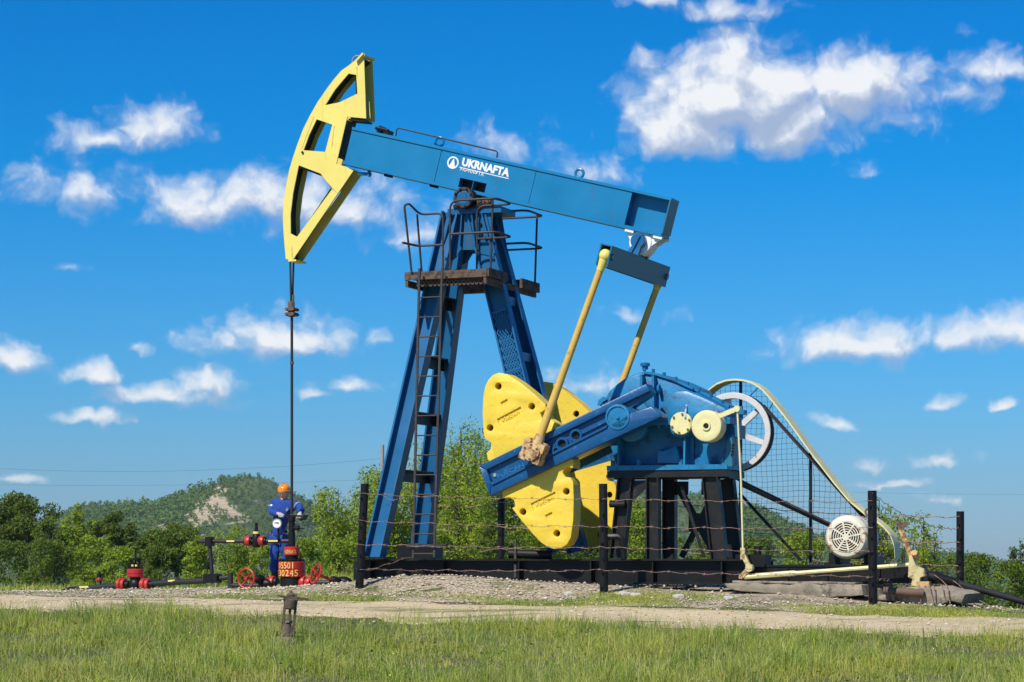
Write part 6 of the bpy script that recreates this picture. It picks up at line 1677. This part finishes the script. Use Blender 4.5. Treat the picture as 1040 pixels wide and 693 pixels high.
# ================================================================== TREES AND SHRUBS
TREES = 'trees and shrubs behind the well site'
def tree(name, label, px, top, Y, halfpx, kind, leaf, seed, nleaf=None, cat='tree', lo=.12):
    r = np.random.default_rng(seed)
    X_ = (px - CX) / FPX * Y; zt_ = EYE + (HOR - top) / FPX * Y; zg_ = float(ground_z(X_, Y)); h = zt_ - zg_; w = halfpx / FPX * Y
    th = empty(name, (X_, Y, zg_)); tag(th, label, cat, TREES)
    C = []; B = MB()
    if kind in ('airy', 'sapling'):
        ns = 8 if kind == 'airy' else 4
        for i in range(ns):
            a = r.uniform(0, 6.28); rad = w * r.uniform(.25, .85); tz = h * (1.0 - .34 * (rad / w) ** 2.2) * r.uniform(.84, .98) if i else h * .95
            p0, p2 = V3((.15 * math.cos(a), .15 * math.sin(a), -.1)), V3((rad * math.cos(a) if i else 0, rad * math.sin(a) if i else 0, tz))
            p1 = V3((p2.x * .35, p2.y * .35, tz * .5))
            pts = [p0 * (1 - t) ** 2 + p1 * 2 * t * (1 - t) + p2 * t * t for t in np.linspace(0, 1, 9)]
            r0 = .018 * h * (.7 if i else 1); B.tube(pts, [r0 * (1 - .85 * t) for t in np.linspace(0, 1, 9)], 6)
            for t in np.linspace(.18, 1, 13 if kind == 'airy' else 9):
                c = p0 * (1 - t) ** 2 + p1 * 2 * t * (1 - t) + p2 * t * t
                for _ in range(2):
                    ang = r.uniform(0, 6.28); L = w * r.uniform(.12, .55) * (1.05 - t * .55); e = c + V3((math.cos(ang) * L, math.sin(ang) * L, L * r.uniform(.25, .9)))
                    if _ == 0: B.tube([c, (c + e) / 2 + V3((0, 0, -.05 * L)), e], [r0 * .3, r0 * .2, r0 * .08], 4)
                    s = w * r.uniform(.17, .34) * (1.1 - .38 * t); C.append((e.x, e.y, min(e.z, h - s * .8), s, s * r.uniform(.9, 1.5)))
    elif kind == 'round':
        B.tube([V3((0, 0, -.1)), V3((.05 * w, 0, h * .35)), V3((0, .05 * w, h * .8))], [.035 * h, .028 * h, .008 * h], 8)
        for i in range(46):
            th_ = r.uniform(0, 6.28); ph = math.acos(r.uniform(-.55, 1)); k = r.uniform(.55, .95)
            e = V3((w * k * math.sin(ph) * math.cos(th_), w * k * math.sin(ph) * math.sin(th_), h * (.58 + .38 * k * math.cos(ph) * (1 if math.cos(ph) > 0 else 1.2))))
            if i % 3 == 0: B.tube([V3((0, 0, h * r.uniform(.25, .6))), e * .6 + V3((0, 0, h * .15)), e], [.012 * h, .008 * h, .003 * h], 5)
            s = w * r.uniform(.18, .34); C.append((e.x, e.y, min(e.z, h - s * .7), s, s * .8))
    else:  # bush
        for i in range(7):
            a = r.uniform(0, 6.28); e = V3((w * .7 * math.cos(a), w * .7 * math.sin(a), h * r.uniform(.5, .85))); B.tube([V3((0, 0, -.1)), e * .5 + V3((0, 0, .1 * h)), e], [.012 * h + .01, .01 * h, .004 * h], 5)
        for i in range(38):
            a = r.uniform(0, 6.28); k = math.sqrt(r.random()); zz_ = r.uniform(.08, 1)
            k *= math.sqrt(max(.05, 1 - (max(0, zz_ - .25) / .8) ** 2)); s = w * r.uniform(.16, .30)
            C.append((w * .92 * k * math.cos(a), w * .92 * k * math.sin(a), min(h * zz_, h - s * .7), s, s * r.uniform(.8, 1.2)))
    B.build('trunk', 'bark', th)
    C = np.array(C); nl = nleaf or int(np.clip((2000 if kind == 'airy' else 1500) * h * w, 5000, 21000))
    lsz = np.clip(.00245 * Y / 2, .06, .18)
    wgt = C[:, 3] ** 2; ci = r.choice(len(C), nl, p=wgt / wgt.sum())
    d = r.normal(0, 1, (nl, 3)); d /= np.linalg.norm(d, axis=1)[:, None]; d *= (r.random(nl) ** .45)[:, None]
    p = C[ci, :3] + d * np.stack([C[ci, 3], C[ci, 3], C[ci, 4]], -1); p[:, 2] = np.maximum(p[:, 2], .05)
    nrm = r.normal(0, 1, (nl, 3)) + np.array([0, 0, .6]) + d * .5; nrm /= np.linalg.norm(nrm, axis=1)[:, None]
    t1 = np.cross(nrm, r.normal(0, 1, (nl, 3))); t1 /= np.linalg.norm(t1, axis=1)[:, None]; t2 = np.cross(nrm, t1)
    L = (lsz * r.uniform(.6, 1.35, nl))[:, None]; wd = L * .46
    V = np.stack([p - t1 * L * .5, p + t2 * wd * .5, p + t1 * L * .5, p - t2 * wd * .5], 1).reshape(-1, 3)
    o = np_mesh('crown', V, np.arange(nl * 4).reshape(-1, 4), 4, leaf); o.parent = th
    return th
Tn = [  # name, label, px, top py, distance, half width px, kind, leaf
 ('broadleaf_tree', 'dark tall tree with loose top at the left edge of the row', 24, 499, 128, 40, 'round', 'leaf_dark'),
 ('broadleaf_tree', 'dark tree cut by the left picture edge', -18, 512, 132, 36, 'round', 'leaf_dark'),
 ('broadleaf_tree', 'mid green tree between the loose dark tree and the pale spire', 58, 524, 124, 30, 'round', 'leaf_mid'),
 ('slender_tree', 'pale slender spire shaped tree at left', 79, 512, 118, 17, 'airy', 'leaf_light'),
 ('broadleaf_tree', 'big dark domed tree above the left gate valve', 112, 514, 142, 28, 'round', 'leaf_dark'),
 ('broadleaf_tree', 'olive round tree left of the black flow pipe', 178, 526, 128, 34, 'round', 'leaf_mid'),
 ('broadleaf_tree', 'small olive tree between the domed and olive trees', 148, 545, 135, 24, 'round', 'leaf_mid'),
 ('shrub', 'dark shrub mass low at the far left', 14, 550, 84, 40, 'bush', 'leaf_mid'),
 ('shrub', 'shrub in front of the loose dark tree', 52, 548, 80, 34, 'bush', 'leaf_mid'),
 ('shrub', 'pale shrub in front of the spire tree', 92, 545, 84, 28, 'bush', 'leaf_light'),
 ('shrub', 'yellow green shrub left of the left gate valve', 118, 556, 76, 26, 'bush', 'leaf_light'),
 ('shrub', 'olive shrub right of the left gate valve', 162, 556, 72, 26, 'bush', 'leaf_mid'),
 ('shrub', 'bright shrub behind the drop pipe', 205, 546, 70, 24, 'bush', 'leaf_light'),
 ('shrub', 'bright tall shrub left of the worker', 240, 533, 74, 30, 'airy', 'leaf_light'),
 ('shrub', 'bright shrub behind the worker', 275, 548, 70, 26, 'bush', 'leaf_light'),
 ('shrub', 'bright shrub right of the wellhead', 312, 548, 70, 22, 'bush', 'leaf_light'),
 ('willow_tree', 'light green willow right of the worker', 344, 496, 86, 44, 'airy', 'leaf_light'),
 ('willow_tree', 'light green willow behind the left leg of the post', 384, 474, 92, 52, 'airy', 'leaf_light'),
 ('willow_tree', 'light green willow behind the ladder foot', 428, 452, 94, 58, 'airy', 'leaf_light'),
 ('willow_tree', 'tallest light green willow right of the ladder', 468, 427, 92, 62, 'airy', 'leaf_light'),
 ('willow_tree', 'light green willow left of the yellow weights', 508, 458, 86, 56, 'airy', 'leaf_light'),
 ('willow_tree', 'light green willow behind the lower yellow weight', 548, 488, 90, 52, 'airy', 'leaf_light'),
 ('willow_tree', 'light green willow seen left of the pedestal', 598, 500, 96, 43, 'airy', 'leaf_mid'),
 ('willow_tree', 'bright willow seen through the pedestal legs', 648, 504, 90, 34, 'airy', 'leaf_light'),
 ('shrub', 'shrub low behind the ladder foot', 440, 535, 80, 30, 'bush', 'leaf_light'),
 ('shrub', 'shrub low behind the left post leg', 360, 540, 80, 28, 'bush', 'leaf_light'),
 ('shrub', 'shrub low left of the lower yellow weight', 500, 530, 80, 28, 'bush', 'leaf_mid'),
 ('shrub', 'green shrub seen through the pedestal braces', 705, 545, 110, 34, 'bush', 'leaf_mid'),
 ('shrub', 'green shrub right of the pedestal', 765, 546, 108, 34, 'bush', 'leaf_mid'),
 ('shrub', 'green shrub behind the belt guard mesh', 815, 541, 98, 32, 'bush', 'leaf_light'),
 ('sapling', 'young sapling rising behind the right front fence post', 893, 502, 62, 24, 'airy', 'leaf_light'),
 ('sapling', 'young sapling left of the far right fence post', 938, 520, 60, 24, 'airy', 'leaf_light'),
 ('shrub', 'leafy shrub behind the cream electric motor', 866, 528, 66, 30, 'airy', 'leaf_light'),
 ('shrub', 'leafy shrub behind the brake lever', 915, 524, 62, 34, 'bush', 'leaf_light'),
 ('shrub', 'shrub right of the far right fence post', 990, 562, 78, 34, 'bush', 'leaf_mid'),
 ('shrub', 'shrub above the sloping black pipe at the right edge', 1030, 570, 70, 34, 'bush', 'leaf_mid'),
 ('shrub', 'low shrub under the sloping black pipe', 985, 583, 62, 30, 'bush', 'leaf_mid'),
 ('slender_tree', 'grey green thin tree at the right picture edge', 1036, 545, 84, 16, 'airy', 'leaf_mid'),
 ('shrub', 'shrub behind the far right fence post', 962, 566, 84, 30, 'bush', 'leaf_mid'),
]
for i, (nm, lb, px, top, Y, hw, kd, lf) in enumerate(Tn):
    tree(nm, lb, px, top, Y, hw, kd, lf, 100 + i, cat='shrub' if nm == 'shrub' else 'tree')

# ================================================================== HILLS
YH = 1600.
def hill(ridge_px, bare_fn, seed, step, yfront=330.):
    rx = np.array([(p - CX) / FPX * YH for p, _ in ridge_px]); rz = np.array([(HOR - q) / FPX * YH + EYE for _, q in ridge_px])
    xs_ = np.arange(rx[0], rx[-1], step); ys_ = np.concatenate([np.arange(YH - yfront, YH + 1, step), YH + np.array([30., 80, 160])])
    XX, YY = np.meshgrid(xs_, ys_); rd = np.interp(XX, rx, rz)
    t = np.clip((YY - (YH - yfront)) / yfront, 0, 1); t = np.where(YY > YH, 1 - (YY - YH) / 300., t)
    rough = 2.2 * np.sin(XX * .05 + YY * .021) + 1.8 * np.sin(XX * .11 - YY * .04 + seed) + 1.2 * np.sin(YY * .09 + XX * .02)
    ZZ = -24 + (rd + 24) * (t ** .85) + rough * t * (1 - t) * 2.2
    pxs = CX + FPX * XX / YY; pys = HOR - FPX * (ZZ - EYE) / YY
    nz = np.sin(XX * .21 + YY * .13) + np.sin(XX * .34 - YY * .17 + 1) + .7 * np.sin(XX * .6 + YY * .4)
    bare = np.clip(bare_fn(pxs, pys) + .22 * nz, 0, 1)
    n1, n2 = XX.shape; ii = np.arange(n1 * n2).reshape(n1, n2)
    F = np.stack([ii[:-1, :-1], ii[:-1, 1:], ii[1:, 1:], ii[1:, :-1]], -1).reshape(-1, 4)
    o = np_mesh('hill', np.stack([XX, YY, ZZ], -1).reshape(-1, 3), F, 4, 'hill_soil', True); tag(o, kind='structure')
    at = o.data.attributes.new('bare', 'FLOAT', 'POINT'); at.data.foreach_set('value', bare.ravel().astype(np.float32))
    return XX, YY, ZZ, bare
def f_hill(t, b, co, out):
    a = t.n('ShaderNodeAttribute'); a.attribute_name = 'bare'
    n = t.noise(co, .05, 8, .65); n2 = t.noise(co, .25, 6, .6)
    bare = t.ramp(n2, [(.3, (.28, .22, .13)), (.55, (.48, .39, .26)), (.75, (.36, .28, .16))])
    c = t.mix(t.maprange(a.outputs['Fac'], .35, .6), t.ramp(n, [(.3, (.05, .08, .02)), (.7, (.10, .14, .035))]), bare)
    t.put(b.inputs['Base Color'], c); b.inputs['Roughness'].default_value = 1.
nmat('hill_soil', f_hill)
def el(px, py, cx, cy, rx, ry, rot=0.):
    c_, s_2 = math.cos(rot), math.sin(rot); x = (px - cx) * c_ + (py - cy) * s_2; y = -(px - cx) * s_2 + (py - cy) * c_
    return np.clip(1.25 - np.hypot(x / rx, y / ry), 0, 1)
bl = lambda px, py: np.maximum.reduce([el(px, py, 215, 514, 25, 17, -.6), el(px, py, 204, 528, 17, 14), el(px, py, 232, 520, 12, 8, .4), el(px, py, 160, 540, 9, 7, -.5), el(px, py, 313, 550, 13, 4.5, .75), el(px, py, 243, 527, 10, 6), el(px, py, 186, 545, 10, 6)])
left = [(-300, 566), (-60, 560), (40, 545), (60, 524), (69, 520), (86, 512.5), (118, 513), (150, 514), (166, 512.5), (180, 507), (194, 500.5), (208, 495), (221, 490), (236, 485.5), (249, 484), (262, 484.5), (276, 488), (294, 499), (312, 509.5), (332, 523), (360, 540), (400, 556), (450, 570)]
right = [(480, 552), (540, 522), (600, 502), (640, 498), (665, 498.5), (690, 502), (720, 506), (745, 511), (770, 521), (800, 534), (830, 543), (860, 550), (900, 559), (940, 566), (985, 571), (1060, 577), (1120, 580), (1300, 584)]
hl = hill(left, bl, 1., 6.)
hr = hill(right, lambda px, py: np.zeros_like(px), 2., 6.)
def forest(name, H, n, seed, label=None):
    XX, YY, ZZ, bare = H; r = np.random.default_rng(seed)
    m = YY <= YH + 20
    i = r.integers(0, (YY <= YH + 1).all(1).sum() - 1, n); j = r.integers(0, XX.shape[1] - 1, n); fx, fy = r.random(n), r.random(n)
    I = lambda A: (A[i, j] * (1 - fx) + A[i, j + 1] * fx) * (1 - fy) + (A[i + 1, j] * (1 - fx) + A[i + 1, j + 1] * fx) * fy
    x, y, z, ba = I(XX), I(YY), I(ZZ), I(bare)
    k = (r.random(n) > sm(ba, .35, .75) * .80) & (HOR - FPX * (z + 8 - EYE) / y < 592); x, y, z = x[k], y[k], z[k]; n = len(x)
    h = r.uniform(3.2, 6.8, n) * (.8 + .3 * np.sin(x * .05)); w = h * r.uniform(.26, .42, n)
    q = 24
    d = r.normal(0, 1, (n, q, 3)); d /= np.linalg.norm(d, axis=2)[:, :, None]; d *= (r.random((n, q)) ** .35)[:, :, None]
    zf = (d[:, :, 2] + 1) / 2
    p = np.stack([x[:, None] + d[:, :, 0] * w[:, None], y[:, None] + d[:, :, 1] * w[:, None], z[:, None] + h[:, None] * (.12 + .88 * zf)], -1)
    nr = d + r.normal(0, .6, d.shape) + np.array([0, -.2, .4]); nr /= np.linalg.norm(nr, axis=2)[:, :, None]
    t1 = np.cross(nr, r.normal(0, 1, d.shape)); t1 /= np.linalg.norm(t1, axis=2)[:, :, None]; t2 = np.cross(nr, t1)
    L = (w[:, None] * r.uniform(.55, 1.0, (n, q)))[:, :, None]
    V = np.stack([p - t1 * L * .5, p + t2 * L * .4, p + t1 * L * .5, p - t2 * L * .4], 2).reshape(-1, 3)
    # one shade per tree: the leaf quads of a tree share their first vertex colour through an attribute
    o = np_mesh(name, V, np.arange(n * q * 4).reshape(-1, 4), 4, 'forest_leaf'); tag(o, kind='stuff')
    return o
forest('left_hill_forest', hl, 12000, 1)
forest('right_hill_forest', hr, 8500, 2)

# ================================================================== AIR
hz_m = bpy.data.materials.new('haze'); hz_m.use_nodes = True; hz_m.node_tree.nodes.clear()
ht = NT(hz_m.node_tree); pvn = ht.n('ShaderNodeVolumePrincipled'); pvn.inputs['Color'].default_value = (.82, .90, 1.0, 1); pvn.inputs['Density'].default_value = .00010; pvn.inputs['Anisotropy'].default_value = .3
ho = ht.n('ShaderNodeOutputMaterial'); ht.put(ho.inputs['Volume'], pvn.outputs[0]); MATS['haze'] = hz_m
hzb = MB().bx((-1020, -70, -26.5), (1020, 1960, 75)).build('haze', 'haze', None, smooth=False); tag(hzb, kind='stuff')
